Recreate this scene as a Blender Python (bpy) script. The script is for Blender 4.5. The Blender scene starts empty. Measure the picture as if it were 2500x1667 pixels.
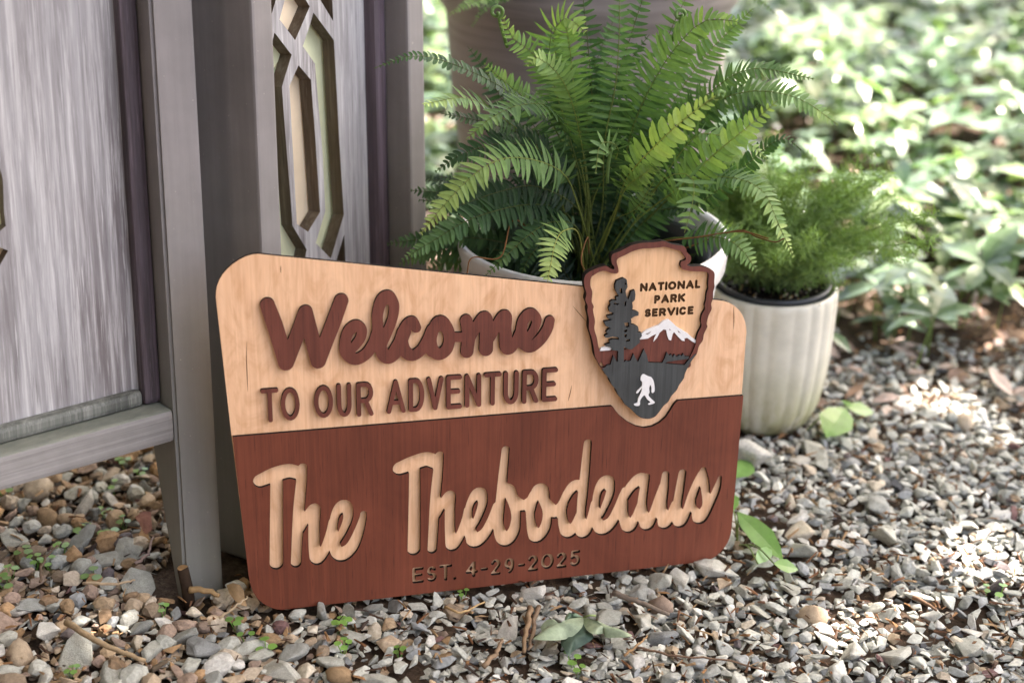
import bpy, bmesh, math, random
import numpy as np
from mathutils import Vector, Matrix, noise as mnoise

SC = bpy.context.scene
COL = SC.collection
rnd = random.Random(7)

# ------------------------------------------------------------------ camera
CAM_H = 1.02
PITCH = math.radians(25.0)
cam_data = bpy.data.cameras.new('camera')
cam_data.sensor_width = 36.0
cam_data.lens = 50.0
cam_data.clip_start = 0.05
cam_data.clip_end = 300.0
cam_data.dof.use_dof = True
cam_data.dof.focus_distance = 1.70
cam_data.dof.aperture_fstop = 2.5
camera = bpy.data.objects.new('camera', cam_data)
COL.objects.link(camera)
camera.location = (0, 0, CAM_H)
camera.rotation_euler = (math.pi / 2 - PITCH, 0, 0)
SC.camera = camera

# ------------------------------------------------------------------ sky and sun
SUN_EL = math.radians(52)
SUN_AZ = math.radians(62)        # clockwise from +Y (behind the scene, to the right)
world = bpy.data.worlds.new('World')
SC.world = world
world.use_nodes = True
wn = world.node_tree.nodes
wl = world.node_tree.links
sky = wn.new('ShaderNodeTexSky')
sky.sky_type = 'NISHITA'
sky.sun_disc = False
sky.sun_elevation = SUN_EL
sky.sun_rotation = SUN_AZ
sky.air_density = 0.8
sky.dust_density = 5.0
bg = wn['Background']
bg.inputs['Strength'].default_value = 0.11
wl.new(sky.outputs[0], bg.inputs['Color'])

SUN_DIR = Vector((math.sin(SUN_AZ) * math.cos(SUN_EL), math.cos(SUN_AZ) * math.cos(SUN_EL), math.sin(SUN_EL)))
sun_data = bpy.data.lights.new('sun', 'SUN')
sun_data.energy = 5.0
sun_data.angle = math.radians(0.55)
sun_data.color = (1.0, 0.955, 0.955)
sun = bpy.data.objects.new('sun', sun_data)
COL.objects.link(sun)
sun.location = (3, 4, 8)
sun.rotation_euler = (-SUN_DIR).to_track_quat('-Z', 'Y').to_euler()

vs = SC.view_settings
vs.view_transform = 'Standard'
vs.look = 'None'
vs.gamma = 1.0
vs.use_curve_mapping = False
vs.exposure = 3.18
vs.use_white_balance = True
vs.white_balance_temperature = 7280
vs.white_balance_tint = 13
SC.cycles.use_denoising = True
SC.cycles.max_bounces = 8
SC.cycles.transparent_max_bounces = 8

# ------------------------------------------------------------------ pixel to world (photograph is 2500 x 1667)
FPX = 50.0 / 36.0 * 2500
CX, CY = 1250.0, 833.5
FW = np.array([0, math.cos(PITCH), -math.sin(PITCH)])
DN = np.array([0, -math.sin(PITCH), -math.cos(PITCH)])
RT = np.array([1.0, 0, 0])
CAMP = np.array([0, 0, CAM_H])
DS = 2500.0 / 2352.0


def ray(x, y):
    return (x - CX) / FPX * RT + (y - CY) / FPX * DN + FW


def gz(x, y=0.0):
    """height of the gravel surface: the ground falls a little to the right"""
    s = -0.0395 * (x + 0.31)
    return max(-0.075, min(0.03, s))


def ground(x, y, up=0.0):
    d = ray(x, y)
    z = 0.0
    for _ in range(6):
        t = (z + up - CAM_H) / d[2]
        p = CAMP + d * t
        z = gz(p[0], p[1])
    return p


def at(x, y, Y):
    d = ray(x, y)
    return CAMP + d * (Y / d[1])


def dat(x, y, Y):
    return at(x * DS, y * DS, Y)


def dground(x, y, up=0.0):
    return ground(x * DS, y * DS, up)


# ------------------------------------------------------------------ scene helpers
def tag(o, label=None, cat=None, group=None, kind=None):
    if label: o['label'] = label
    if cat: o['category'] = cat
    if group: o['group'] = group
    if kind: o['kind'] = kind
    return o


def empty(name, loc=(0, 0, 0)):
    o = bpy.data.objects.new(name, None)
    o.empty_display_size = 0.05
    COL.objects.link(o)
    o.location = loc
    return o


def link(name, me, parent=None):
    o = bpy.data.objects.new(name, me)
    COL.objects.link(o)
    if parent is not None:
        o.parent = parent
    return o


def world_loc(o):
    v = Vector((0, 0, 0))
    while o is not None:
        v += o.location
        o = o.parent
    return v


class MB:
    """collects faces, then links them as one mesh object"""
    def __init__(self):
        self.v = []; self.f = []; self.mi = []; self.c = []

    def add(self, vs, fs, mi=0, cols=None):
        n = len(self.v)
        self.v.extend([tuple(map(float, p)) for p in vs])
        for f in fs:
            self.f.append([i + n for i in f]); self.mi.append(mi)
        if cols is None:
            cols = [(1, 1, 1)] * len(vs)
        elif len(cols) == 3 and not hasattr(cols[0], '__len__'):
            cols = [tuple(cols)] * len(vs)
        self.c.extend(cols)

    def tube(self, pts, rad, n=6, cols=None, mi=0, cap=True):
        pts = [Vector(p) for p in pts]
        rs = rad if hasattr(rad, '__len__') else [rad] * len(pts)
        ref = Vector((0.31, 0.2, 0.93))
        vs = []
        for i, p in enumerate(pts):
            t = (pts[min(i + 1, len(pts) - 1)] - pts[max(i - 1, 0)]).normalized()
            a = t.cross(ref)
            if a.length < 1e-3: a = t.cross(Vector((1, 0, 0)))
            a.normalize(); b = t.cross(a)
            for k in range(n):
                th = 2 * math.pi * k / n
                vs.append(p + (a * math.cos(th) + b * math.sin(th)) * rs[i])
        fs = []
        for i in range(len(pts) - 1):
            for k in range(n):
                fs.append((i * n + k, i * n + (k + 1) % n, (i + 1) * n + (k + 1) % n, (i + 1) * n + k))
        if cap:
            fs.append(tuple(range(n - 1, -1, -1)))
            fs.append(tuple((len(pts) - 1) * n + k for k in range(n)))
        self.add(vs, fs, mi, cols)

    def box(self, O, S, Dv, U, s0, s1, d0, d1, h0, h1, bev=0.0, mi=0, taper=None):
        """box in the frame O + s*S + d*Dv + h*U, edges bevelled"""
        bm = bmesh.new()
        idx = {}
        for i, s in enumerate((s0, s1)):
            for j, d in enumerate((d0, d1)):
                for k, h in enumerate((h0, h1)):
                    idx[i, j, k] = bm.verts.new(np.array(O) + s * np.array(S) + d * np.array(Dv) + h * np.array(U))
        for q in (((0, 0, 0), (1, 0, 0), (1, 0, 1), (0, 0, 1)), ((0, 1, 0), (0, 1, 1), (1, 1, 1), (1, 1, 0)),
                  ((0, 0, 0), (0, 0, 1), (0, 1, 1), (0, 1, 0)), ((1, 0, 0), (1, 1, 0), (1, 1, 1), (1, 0, 1)),
                  ((0, 0, 0), (0, 1, 0), (1, 1, 0), (1, 0, 0)), ((0, 0, 1), (1, 0, 1), (1, 1, 1), (0, 1, 1))):
            bm.faces.new([idx[a] for a in q])
        bmesh.ops.recalc_face_normals(bm, faces=bm.faces)
        if bev > 0:
            bmesh.ops.bevel(bm, geom=list(bm.edges), offset=bev, segments=2, affect='EDGES', profile=0.6)
        bm.verts.index_update()
        self.add([v.co[:] for v in bm.verts], [[v.index for v in f.verts] for f in bm.faces], mi)
        bm.free()

    def lathe(self, prof, n=64, ribs=None, cols=None, mi=0, centre=(0, 0, 0)):
        """profile of (radius, height); ribs(theta, k) gives a radius factor"""
        vs = []; fs = []
        for k, (r, z) in enumerate(prof):
            for i in range(n):
                th = 2 * math.pi * i / n
                rr = r * (ribs(th, k) if ribs else 1.0)
                vs.append((centre[0] + rr * math.cos(th), centre[1] + rr * math.sin(th), centre[2] + z))
        for k in range(len(prof) - 1):
            for i in range(n):
                fs.append((k * n + i, k * n + (i + 1) % n, (k + 1) * n + (i + 1) % n, (k + 1) * n + i))
        self.add(vs, fs, mi, cols)

    def mesh(self, name, mats, smooth=False, off=(0, 0, 0)):
        me = bpy.data.meshes.new(name)
        off = Vector(off)
        V = np.array(self.v, dtype=np.float64) - np.array(off)
        me.from_pydata(V.tolist(), [], self.f)
        mats = mats if isinstance(mats, (list, tuple)) else [mats]
        for m in mats: me.materials.append(m)
        if len(mats) > 1:
            me.polygons.foreach_set('material_index', self.mi)
        ca = me.color_attributes.new('Col', 'FLOAT_COLOR', 'POINT')
        arr = np.ones((len(self.v), 4), dtype=np.float32)
        arr[:, :3] = np.array(self.c, dtype=np.float32)
        ca.data.foreach_set('color', arr.ravel())
        if smooth:
            me.polygons.foreach_set('use_smooth', [True] * len(me.polygons))
        me.update()
        return me

    def build(self, name, mats, parent=None, smooth=False):
        off = world_loc(parent) if parent is not None else Vector((0, 0, 0))
        return link(name, self.mesh(name, mats, smooth, off), parent)


def catmull(pts, sub=6, closed=False):
    P = [np.array(p, dtype=float) for p in pts]
    n = len(P)
    out = []
    rng = range(n) if closed else range(n - 1)
    for i in rng:
        p1, p2 = P[i], P[(i + 1) % n]
        p0 = P[(i - 1) % n] if (closed or i > 0) else 2 * p1 - p2
        p3 = P[(i + 2) % n] if (closed or i + 2 < n) else 2 * p2 - p1
        for k in range(sub):
            t = k / sub
            out.append(0.5 * ((2 * p1) + (p2 - p0) * t + (2 * p0 - 5 * p1 + 4 * p2 - p3) * t * t + (3 * p1 - p0 - 3 * p2 + p3) * t ** 3))
    if not closed: out.append(P[-1])
    return out


# ------------------------------------------------------------------ materials
class NT:
    def __init__(self, name):
        self.m = bpy.data.materials.new(name)
        self.m.use_nodes = True
        self.t = self.m.node_tree
        self.b = self.t.nodes['Principled BSDF']
        self.out = self.t.nodes['Material Output']

    def n(self, kind, **kw):
        nd = self.t.nodes.new(kind)
        for k, v in kw.items(): setattr(nd, k, v)
        return nd

    def l(self, a, b): self.t.links.new(a, b)

    def coord(self, scale=(1, 1, 1), which='Object', rot=(0, 0, 0), lean=0.0):
        tc = self.n('ShaderNodeTexCoord'); mp = self.n('ShaderNodeMapping')
        mp.inputs['Scale'].default_value = scale
        mp.inputs['Rotation'].default_value = rot
        if lean:
            vr = self.n('ShaderNodeVectorRotate', rotation_type='X_AXIS')
            vr.inputs['Angle'].default_value = lean
            self.l(tc.outputs[which], vr.inputs['Vector']); self.l(vr.outputs[0], mp.inputs['Vector'])
        else:
            self.l(tc.outputs[which], mp.inputs['Vector'])
        return mp.outputs['Vector']

    def noise(self, vec, scale=1.0, detail=4, rough=0.55, dist=0.0):
        nd = self.n('ShaderNodeTexNoise')
        nd.inputs['Scale'].default_value = scale
        nd.inputs['Detail'].default_value = detail
        nd.inputs['Roughness'].default_value = rough
        nd.inputs['Distortion'].default_value = dist
        self.l(vec, nd.inputs['Vector'])
        return nd.outputs['Fac']

    def ramp(self, fac, stops, interp='LINEAR'):
        r = self.n('ShaderNodeValToRGB')
        r.color_ramp.interpolation = interp
        e = r.color_ramp.elements
        while len(e) < len(stops): e.new(0.5)
        for i, (p, c) in enumerate(stops):
            e[i].position = p
            e[i].color = (c, c, c, 1) if not hasattr(c, '__len__') else (*c[:3], 1)
        self.l(fac, r.inputs['Fac'])
        return r.outputs['Color']

    def mix(self, fac, a, b, mode='MIX'):
        m = self.n('ShaderNodeMix', data_type='RGBA', blend_type=mode)
        for sock, val in ((m.inputs[0], fac), (m.inputs[6], a), (m.inputs[7], b)):
            if hasattr(val, 'default_value') or hasattr(val, 'is_output'):
                self.l(val, sock)
            elif hasattr(val, '__len__'):
                sock.default_value = (*val[:3], 1)
            else:
                sock.default_value = val
        return m.outputs[2]

    def bump(self, h, strength=0.2, dist=0.001):
        b = self.n('ShaderNodeBump')
        b.inputs['Strength'].default_value = strength
        b.inputs['Distance'].default_value = dist
        self.l(h, b.inputs['Height'])
        self.l(b.outputs['Normal'], self.b.inputs['Normal'])

    def base(self, c):
        if hasattr(c, 'is_output'): self.l(c, self.b.inputs['Base Color'])
        else: self.b.inputs['Base Color'].default_value = (*c, 1)

    def set(self, rough=0.6, spec=0.5):
        self.b.inputs['Roughness'].default_value = rough
        self.b.inputs['Specular IOR Level'].default_value = spec
        return self.m


def m_birch(name, dark=(0.700, 0.415, 0.238), light=(0.80, 0.510, 0.312)):
    k = NT(name)
    g = k.noise(k.coord((260, 9, 40)), 1.0, 5, 0.6, 0.6)
    fig = k.noise(k.coord((30, 11, 8)), 1.0, 4, 0.6, 2.2)
    c = k.ramp(g, [(0.30, dark), (0.62, light)])
    c2 = k.ramp(fig, [(0.34, (0.86, 0.79, 0.72)), (0.5, (1, 1, 1)), (0.66, (1.08, 1.08, 1.07))])
    c = k.mix(0.9, c, c2, 'MULTIPLY')
    streak = k.noise(k.coord((120, 1.6, 8)), 1.0, 2, 0.5, 0.4)
    st = k.ramp(streak, [(0.715, (1, 1, 1)), (0.735, (0.70, 0.58, 0.48)), (0.745, (1, 1, 1))])
    c = k.mix(0.4, c, st, 'MULTIPLY')
    k.base(c); k.bump(g, 0.12, 0.0006)
    return k.set(0.55, 0.35)


def m_stain(name, dark=(0.112, 0.0290, 0.0150), light=(0.166, 0.0440, 0.0228)):
    k = NT(name)
    g = k.noise(k.coord((260, 5, 40)), 1.0, 6, 0.62, 0.3)
    bl = k.noise(k.coord((9, 6, 4)), 1.0, 4, 0.6, 0.8)
    pores = k.noise(k.coord((620, 26, 60)), 1.0, 3, 0.5, 0.2)
    c = k.ramp(g, [(0.28, dark), (0.66, light)])
    c = k.mix(0.85, c, k.ramp(bl, [(0.3, (0.74, 0.70, 0.68)), (0.68, (1.26, 1.28, 1.28))]), 'MULTIPLY')
    c = k.mix(0.8, c, k.ramp(pores, [(0.28, (0.55, 0.52, 0.5)), (0.38, (1, 1, 1))]), 'MULTIPLY')
    k.base(c); k.bump(g, 0.22, 0.0008)
    return k.set(0.50, 0.40)


def m_plain(name, col, rough=0.6, spec=0.4, var=0.12, scale=60, bump=0.0, stretch=(1, 1, 1)):
    k = NT(name)
    n = k.noise(k.coord(stretch), scale, 5, 0.6)
    c = k.ramp(n, [(0.3, tuple(x * (1 - var) for x in col)), (0.7, tuple(min(1, x * (1 + var)) for x in col))])
    k.base(c)
    if bump: k.bump(n, bump, 0.001)
    return k.set(rough, spec)


def m_attr(name, rough=0.75, spec=0.3, scale=160, var=0.25, bump=0.3, transl=0.0, tcol=None):
    """colour comes from each piece's own 'Col', broken up with noise"""
    k = NT(name)
    at_ = k.n('ShaderNodeAttribute', attribute_name='Col')
    n = k.noise(k.coord((1, 1, 1)), scale, 5, 0.65)
    c = k.mix(1.0, at_.outputs['Color'], k.ramp(n, [(0.3, 1 - var), (0.7, 1 + var)]), 'MULTIPLY')
    k.base(c)
    if bump: k.bump(n, bump, 0.002)
    m = k.set(rough, spec)
    if transl > 0:
        tr = k.n('ShaderNodeBsdfTranslucent')
        tc = k.mix(1.0, c, (1.15, 1.30, 0.60), 'MULTIPLY')
        k.l(tc, tr.inputs['Color'])
        ms = k.n('ShaderNodeMixShader')
        ms.inputs[0].default_value = transl
        k.l(k.b.outputs[0], ms.inputs[1]); k.l(tr.outputs[0], ms.inputs[2])
        k.l(ms.outputs[0], k.out.inputs['Surface'])
    return m


def m_stone(name, ramp):
    """each stone takes its own tone from the ramp, then grain and veins"""
    k = NT(name)
    oi = k.n('ShaderNodeObjectInfo')
    c = k.ramp(oi.outputs['Random'], ramp, 'CONSTANT')
    v = k.coord((1, 1, 1))
    n = k.noise(v, 3.0, 6, 0.65)
    fine = k.noise(v, 22.0, 4, 0.6)
    c = k.mix(0.9, c, k.ramp(n, [(0.3, (0.72, 0.70, 0.67)), (0.68, (1.2, 1.19, 1.17))]), 'MULTIPLY')
    c = k.mix(0.7, c, k.ramp(fine, [(0.35, 0.75), (0.62, 1.12)]), 'MULTIPLY')
    k.base(c); k.bump(k.mix(0.5, n, fine), 0.35, 0.12)
    return k.set(0.82, 0.25)
# ================================================================== the welcome sign
def _n(v): return v / np.linalg.norm(v)


SG_U = _n(np.array([0.97102174, 0.23585735, -0.03857588]))
SG_N = _n(np.array([0.23851302, -0.96657707, 0.09402292]))
SG_V = _n(np.cross(SG_N, SG_U)); SG_U = _n(np.cross(SG_V, SG_N))
SG_O = ground(582 * DS, 1406 * DS, 0.0)


def sp(x, y, w=0.0):
    """photograph pixel -> sign plane coordinates, on the layer w above the board face"""
    O = SG_O + SG_N * w
    d = ray(x, y)
    q = CAMP + d * (((O - CAMP) @ SG_N) / (d @ SG_N)) - SG_O
    return (float(q @ SG_U), float(q @ SG_V))


CR = {1: (500, 600, 3.266), 2: (950, 600, 3.266), 3: (1400, 560, 3.1356), 4: (560, 1060, 3.5625), 5: (930, 1040, 3.824), 6: (1340, 1040, 3.8235)}


def cpx(r, x, y):
    a, b, s = CR[r]
    return a + x / s, b + y / s


def cs(r, x, y, w=0.0):
    return sp(*cpx(r, x, y), w)


def poly(r, pts, w, sub=0):
    q = [cs(r, x, y, w) for x, y in pts]
    return [tuple(p) for p in catmull(q, sub, True)] if sub else q


def stroke_loops(strokes, res=0.00042):
    """union of round brush strokes [(u, v, r), ...] -> closed outlines"""
    segs = []
    for s in strokes:
        c = catmull(s, 7) if len(s) > 2 else [np.array(s[0], float), np.array(s[1], float)]
        for a, b in zip(c[:-1], c[1:]): segs.append((a, b))
    A = np.array([a for a, b in segs]); B = np.array([b for a, b in segs])
    m = max(A[:, 2].max(), B[:, 2].max()) + 4 * res
    u0, v0 = min(A[:, 0].min(), B[:, 0].min()) - m, min(A[:, 1].min(), B[:, 1].min()) - m
    u1, v1 = max(A[:, 0].max(), B[:, 0].max()) + m, max(A[:, 1].max(), B[:, 1].max()) + m
    nu, nv = int((u1 - u0) / res) + 2, int((v1 - v0) / res) + 2
    G = np.full((nv, nu), 1.0)
    for a, b in segs:
        r = max(a[2], b[2]) + 4 * res
        i0 = max(0, int((min(a[0], b[0]) - r - u0) / res)); i1 = min(nu, int((max(a[0], b[0]) + r - u0) / res) + 2)
        j0 = max(0, int((min(a[1], b[1]) - r - v0) / res)); j1 = min(nv, int((max(a[1], b[1]) + r - v0) / res) + 2)
        X = u0 + np.arange(i0, i1) * res; Y = v0 + np.arange(j0, j1) * res
        X, Y = np.meshgrid(X, Y)
        d = b[:2] - a[:2]; L = max(d @ d, 1e-14)
        t = np.clip(((X - a[0]) * d[0] + (Y - a[1]) * d[1]) / L, 0, 1)
        D = np.hypot(X - a[0] - t * d[0], Y - a[1] - t * d[1]) - (a[2] + t * (b[2] - a[2]))
        G[j0:j1, i0:i1] = np.minimum(G[j0:j1, i0:i1], D)
    G = np.where(np.abs(G) < 1e-9, 1e-9, G)
    inside = G < 0
    nxt = {}

    def key(kind, j, i): return (kind, j, i)
    cells = np.argwhere((inside[:-1, :-1] != inside[1:, 1:]) | (inside[:-1, 1:] != inside[1:, :-1]) | (inside[:-1, :-1] != inside[:-1, 1:]))
    for j, i in cells:
        c = (inside[j, i], inside[j, i + 1], inside[j + 1, i + 1], inside[j + 1, i])
        code = c[0] | c[1] << 1 | c[2] << 2 | c[3] << 3
        if code in (0, 15): continue
        e = {'b': key('h', j, i), 'r': key('v', j, i + 1), 't': key('h', j + 1, i), 'l': key('v', j, i)}
        tab = {1: [('l', 'b')], 2: [('b', 'r')], 3: [('l', 'r')], 4: [('r', 't')], 5: [('l', 'b'), ('r', 't')], 6: [('b', 't')], 7: [('l', 't')],
               8: [('t', 'l')], 9: [('t', 'b')], 10: [('b', 'r'), ('t', 'l')], 11: [('t', 'r')], 12: [('r', 'l')], 13: [('r', 'b')], 14: [('b', 'l')]}
        for a, b in tab[code]: nxt[e[a]] = e[b]

    def pos(k):
        kind, j, i = k
        if kind == 'h':
            a, b = G[j, i], G[j, i + 1]; return (u0 + (i + a / (a - b)) * res, v0 + j * res)
        a, b = G[j, i], G[j + 1, i]; return (u0 + i * res, v0 + (j + a / (a - b)) * res)
    loops = []
    while nxt:
        k0 = next(iter(nxt)); k = k0; lp = []
        while k in nxt:
            lp.append(pos(k)); k = nxt.pop(k)
        if len(lp) > 8:
            P = np.array(lp)
            P = (np.roll(P, 1, 0) + 2 * P + np.roll(P, -1, 0)) / 4
            loops.append([tuple(p) for p in P[::2]])
    return loops


def slab(name, loops, w0, w1, mats, parent, side_slot=1):
    """flat cut-out between heights w0 and w1 over the board face; inner loops become holes; burnt edges on the cut"""
    cu = bpy.data.curves.new('t', 'CURVE')
    cu.dimensions = '2D'; cu.fill_mode = 'BOTH'
    cu.extrude = (w1 - w0) / 2
    for lp in loops:
        s = cu.splines.new('POLY'); s.points.add(len(lp) - 1)
        s.points.foreach_set('co', [c for p in lp for c in (p[0], p[1], 0, 1)])
        s.use_cyclic_u = True
    ob = bpy.data.objects.new('t', cu); COL.objects.link(ob)
    dg = bpy.context.evaluated_depsgraph_get()
    me = bpy.data.meshes.new_from_object(ob.evaluated_get(dg))
    bpy.data.objects.remove(ob); bpy.data.curves.remove(cu)
    me.transform(Matrix.Translation((0, 0, (w0 + w1) / 2)))
    me.materials.clear()
    mats = mats if isinstance(mats, (list, tuple)) else [mats]
    for m in mats: me.materials.append(m)
    for p in me.polygons:
        p.use_smooth = False
        p.material_index = side_slot if (abs(p.normal.z) < 0.5 and len(mats) > 1) else 0
    me.name = name
    return link(name, me, parent)


M_BIRCH = m_birch('birch_plywood')
M_BIRCH2 = m_birch('birch_plywood_emblem', (0.68, 0.40, 0.21), (0.77, 0.48, 0.27))
M_STAIN = m_stain('red_brown_stain')
M_STAIN2 = m_stain('red_brown_stain_letters', (0.095, 0.027, 0.0175), (0.160, 0.046, 0.030))
M_CHAR = m_plain('laser_burnt_edge', (0.011, 0.008, 0.006), 0.85, 0.2, 0.5, 300)
M_BURN = m_plain('engraved_burnt_wood', (0.085, 0.043, 0.018), 0.85, 0.2, 0.4, 500)
M_SLATE = m_stain('slate_grey_stain', (0.030, 0.034, 0.034), (0.062, 0.068, 0.067))
M_WHITE = m_plain('white_painted_wood', (0.74, 0.73, 0.71), 0.6, 0.3, 0.06, 200)

T = 0.0050
# the family name and the date are cut through the lower panel
def st(r, w, *chains, k=1.0):
    s = CR[r][2]
    out = []
    for ch in chains:
        o = []
        for x, y, rr in ch:
            u, v = cs(r, x, y, w)
            u2, v2 = cs(r, x + 1, y, w); u3, v3 = cs(r, x, y + 1, w)
            sc = 0.5 * (math.hypot(u2 - u, v2 - v) + math.hypot(u3 - u, v3 - v))
            o.append((u, v, rr * sc * k))
        out.append(o)
    return out


welcome = []
welcome += st(1, T,
    [(500, 474, 58), (560, 640, 63), (615, 820, 62), (648, 936, 60)], [(652, 936, 57), (725, 748, 57), (803, 532, 55)],
    [(806, 530, 55), (850, 715, 59), (905, 922, 58)], [(908, 922, 56), (975, 745, 57), (1031, 600, 58), (1090, 438, 55)],
    [(1150, 850, 36), (1195, 800, 38), (1240, 740, 40), (1252, 670, 40), (1205, 640, 48), (1150, 680, 46), (1122, 760, 43), (1130, 850, 50), (1200, 905, 47), (1285, 865, 45), (1345, 780, 44), (1375, 690, 42)],
    [(1335, 800, 42), (1378, 690, 43), (1378, 550, 43), (1410, 440, 48), (1460, 408, 52), (1505, 460, 42), (1508, 530, 39), (1485, 620, 39), (1440, 720, 42), (1405, 800, 46), (1425, 865, 52), (1470, 888, 54), (1535, 840, 46), (1575, 755, 44), (1600, 690, 44)])
welcome += st(2, T,
    [(216, 654, 40), (180, 610, 48), (130, 655, 46), (105, 740, 45), (125, 835, 48), (185, 876, 44), (255, 835, 43), (305, 760, 44), (345, 670, 46)],
    [(40, 835, 42), (85, 760, 44), (110, 690, 46)],
    [(345, 840, 48), (335, 750, 44), (360, 660, 46), (410, 615, 58), (465, 665, 48), (482, 740, 44), (460, 825, 46), (400, 866, 47), (345, 835, 46)],
    [(490, 730, 38), (600, 730, 38)],
    [(616, 597, 48), (636, 700, 52), (622, 845, 50)], [(640, 742, 44), (700, 645, 44), (764, 578, 54), (778, 685, 54), (774, 826, 54)],
    [(805, 735, 40), (865, 630, 44), (924, 566, 53), (928, 680, 48), (944, 812, 55), (1005, 775, 42), (1045, 695, 42)],
    [(1085, 770, 34), (1110, 732, 34), (1155, 668, 36), (1178, 590, 38), (1130, 545, 47), (1075, 590, 44), (1055, 680, 44), (1070, 770, 48), (1130, 805, 47), (1210, 745, 45), (1262, 665, 42), (1283, 597, 38)])
W_LOOPS = stroke_loops(welcome)

name = []
name += st(4, T,
    [(272, 405, 62), (400, 352, 72), (520, 322, 68), (612, 345, 60)], [(412, 400, 52), (410, 800, 54), (410, 1122, 56)],
    [(638, 288, 38), (625, 450, 46), (602, 700, 47), (580, 1118, 42)],
    [(610, 830, 44), (685, 705, 44), (744, 646, 46), (737, 800, 47), (742, 1000, 48), (765, 1088, 51), (830, 1010, 46), (880, 870, 42), (905, 760, 40)],
    [(940, 930, 32), (985, 850, 36), (1030, 740, 40), (1030, 660, 46), (990, 628, 62), (930, 690, 42), (905, 800, 36), (910, 930, 44), (935, 1020, 54), (985, 1042, 68), (1062, 985, 56), (1115, 880, 46), (1160, 740, 32), (1166, 690, 26)])
name += st(5, T,
    [(180, 395, 66), (300, 350, 75), (430, 312, 72), (520, 345, 64)], [(316, 400, 50), (314, 800, 54), (309, 1150, 57)],
    [(548, 272, 38), (532, 450, 46), (508, 700, 47), (480, 1148, 42)],
    [(520, 830, 42), (595, 700, 44), (650, 648, 46), (645, 800, 46), (648, 1000, 47), (668, 1116, 53), (740, 1025, 46), (795, 880, 42), (815, 780, 38)],
    [(858, 950, 32), (900, 870, 37), (945, 750, 42), (950, 680, 46), (915, 632, 64), (850, 700, 42), (818, 800, 36), (825, 940, 46), (855, 1040, 60), (890, 1066, 72), (975, 1000, 56), (1035, 890, 48), (1090, 745, 44)],
    [(1165, 220, 36), (1142, 450, 42), (1118, 700, 45), (1100, 900, 46), (1120, 1010, 56), (1172, 1058, 69), (1238, 985, 56), (1262, 870, 44), (1258, 780, 46), (1235, 690, 52), (1195, 600, 58), (1150, 570, 40)],
    [(1240, 690, 52), (1320, 744, 57), (1400, 705, 55), (1445, 640, 58)],
    [(1395, 780, 42), (1400, 880, 40), (1420, 980, 50), (1460, 1030, 62), (1532, 950, 52), (1555, 820, 42), (1532, 705, 48), (1488, 600, 70), (1430, 690, 46), (1398, 800, 42)],
    [(1540, 720, 48), (1632, 806, 57), (1698, 740, 50)])
name += st(6, T,
    [(60, 806, 58), (125, 735, 46), (185, 625, 50), (245, 560, 58), (310, 560, 50)],
    [(130, 740, 42), (128, 840, 42), (145, 930, 50), (188, 985, 63), (250, 925, 48), (290, 820, 36)],
    [(364, 158, 37), (342, 400, 43), (318, 640, 46), (302, 840, 42), (320, 985, 62), (375, 930, 46), (412, 810, 42), (430, 720, 38)],
    [(490, 830, 30), (525, 750, 36), (565, 650, 40), (575, 580, 42), (535, 524, 68), (465, 600, 42), (440, 730, 36), (445, 850, 44), (470, 930, 56), (517, 948, 70), (595, 885, 56), (650, 770, 46), (690, 650, 36), (703, 592, 22)],
    [(690, 690, 46), (765, 575, 52), (850, 500, 64), (898, 505, 44)], [(700, 720, 42), (702, 850, 46), (752, 938, 60), (812, 850, 42), (862, 720, 34)],
    [(908, 475, 35), (888, 600, 42), (872, 740, 44), (890, 860, 52), (925, 915, 59), (980, 815, 46), (1030, 680, 46), (1070, 560, 40)],
    [(1090, 452, 34), (1075, 600, 44), (1062, 760, 44), (1082, 900, 60), (1140, 835, 48), (1180, 730, 40)],
    [(1248, 438, 36), (1222, 600, 41), (1200, 760, 44), (1225, 890, 58), (1288, 800, 46), (1345, 640, 46), (1400, 500, 40), (1442, 405, 24)],
    [(1442, 410, 26), (1455, 520, 42), (1470, 650, 38), (1475, 740, 44), (1445, 810, 55), (1408, 848, 64), (1360, 770, 26), (1348, 690, 26)],
    [(1410, 850, 60), (1445, 825, 55), (1522, 690, 42), (1572, 575, 34), (1598, 480, 17)])
N_LOOPS = stroke_loops(name)

# single-stroke capitals and figures in a unit box (x right, y up)
def arc(cx, cy, rx, ry, a0, a1, n=9):
    return [(cx + rx * math.cos(math.radians(a0 + (a1 - a0) * i / n)), cy + ry * math.sin(math.radians(a0 + (a1 - a0) * i / n))) for i in range(n + 1)]


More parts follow.
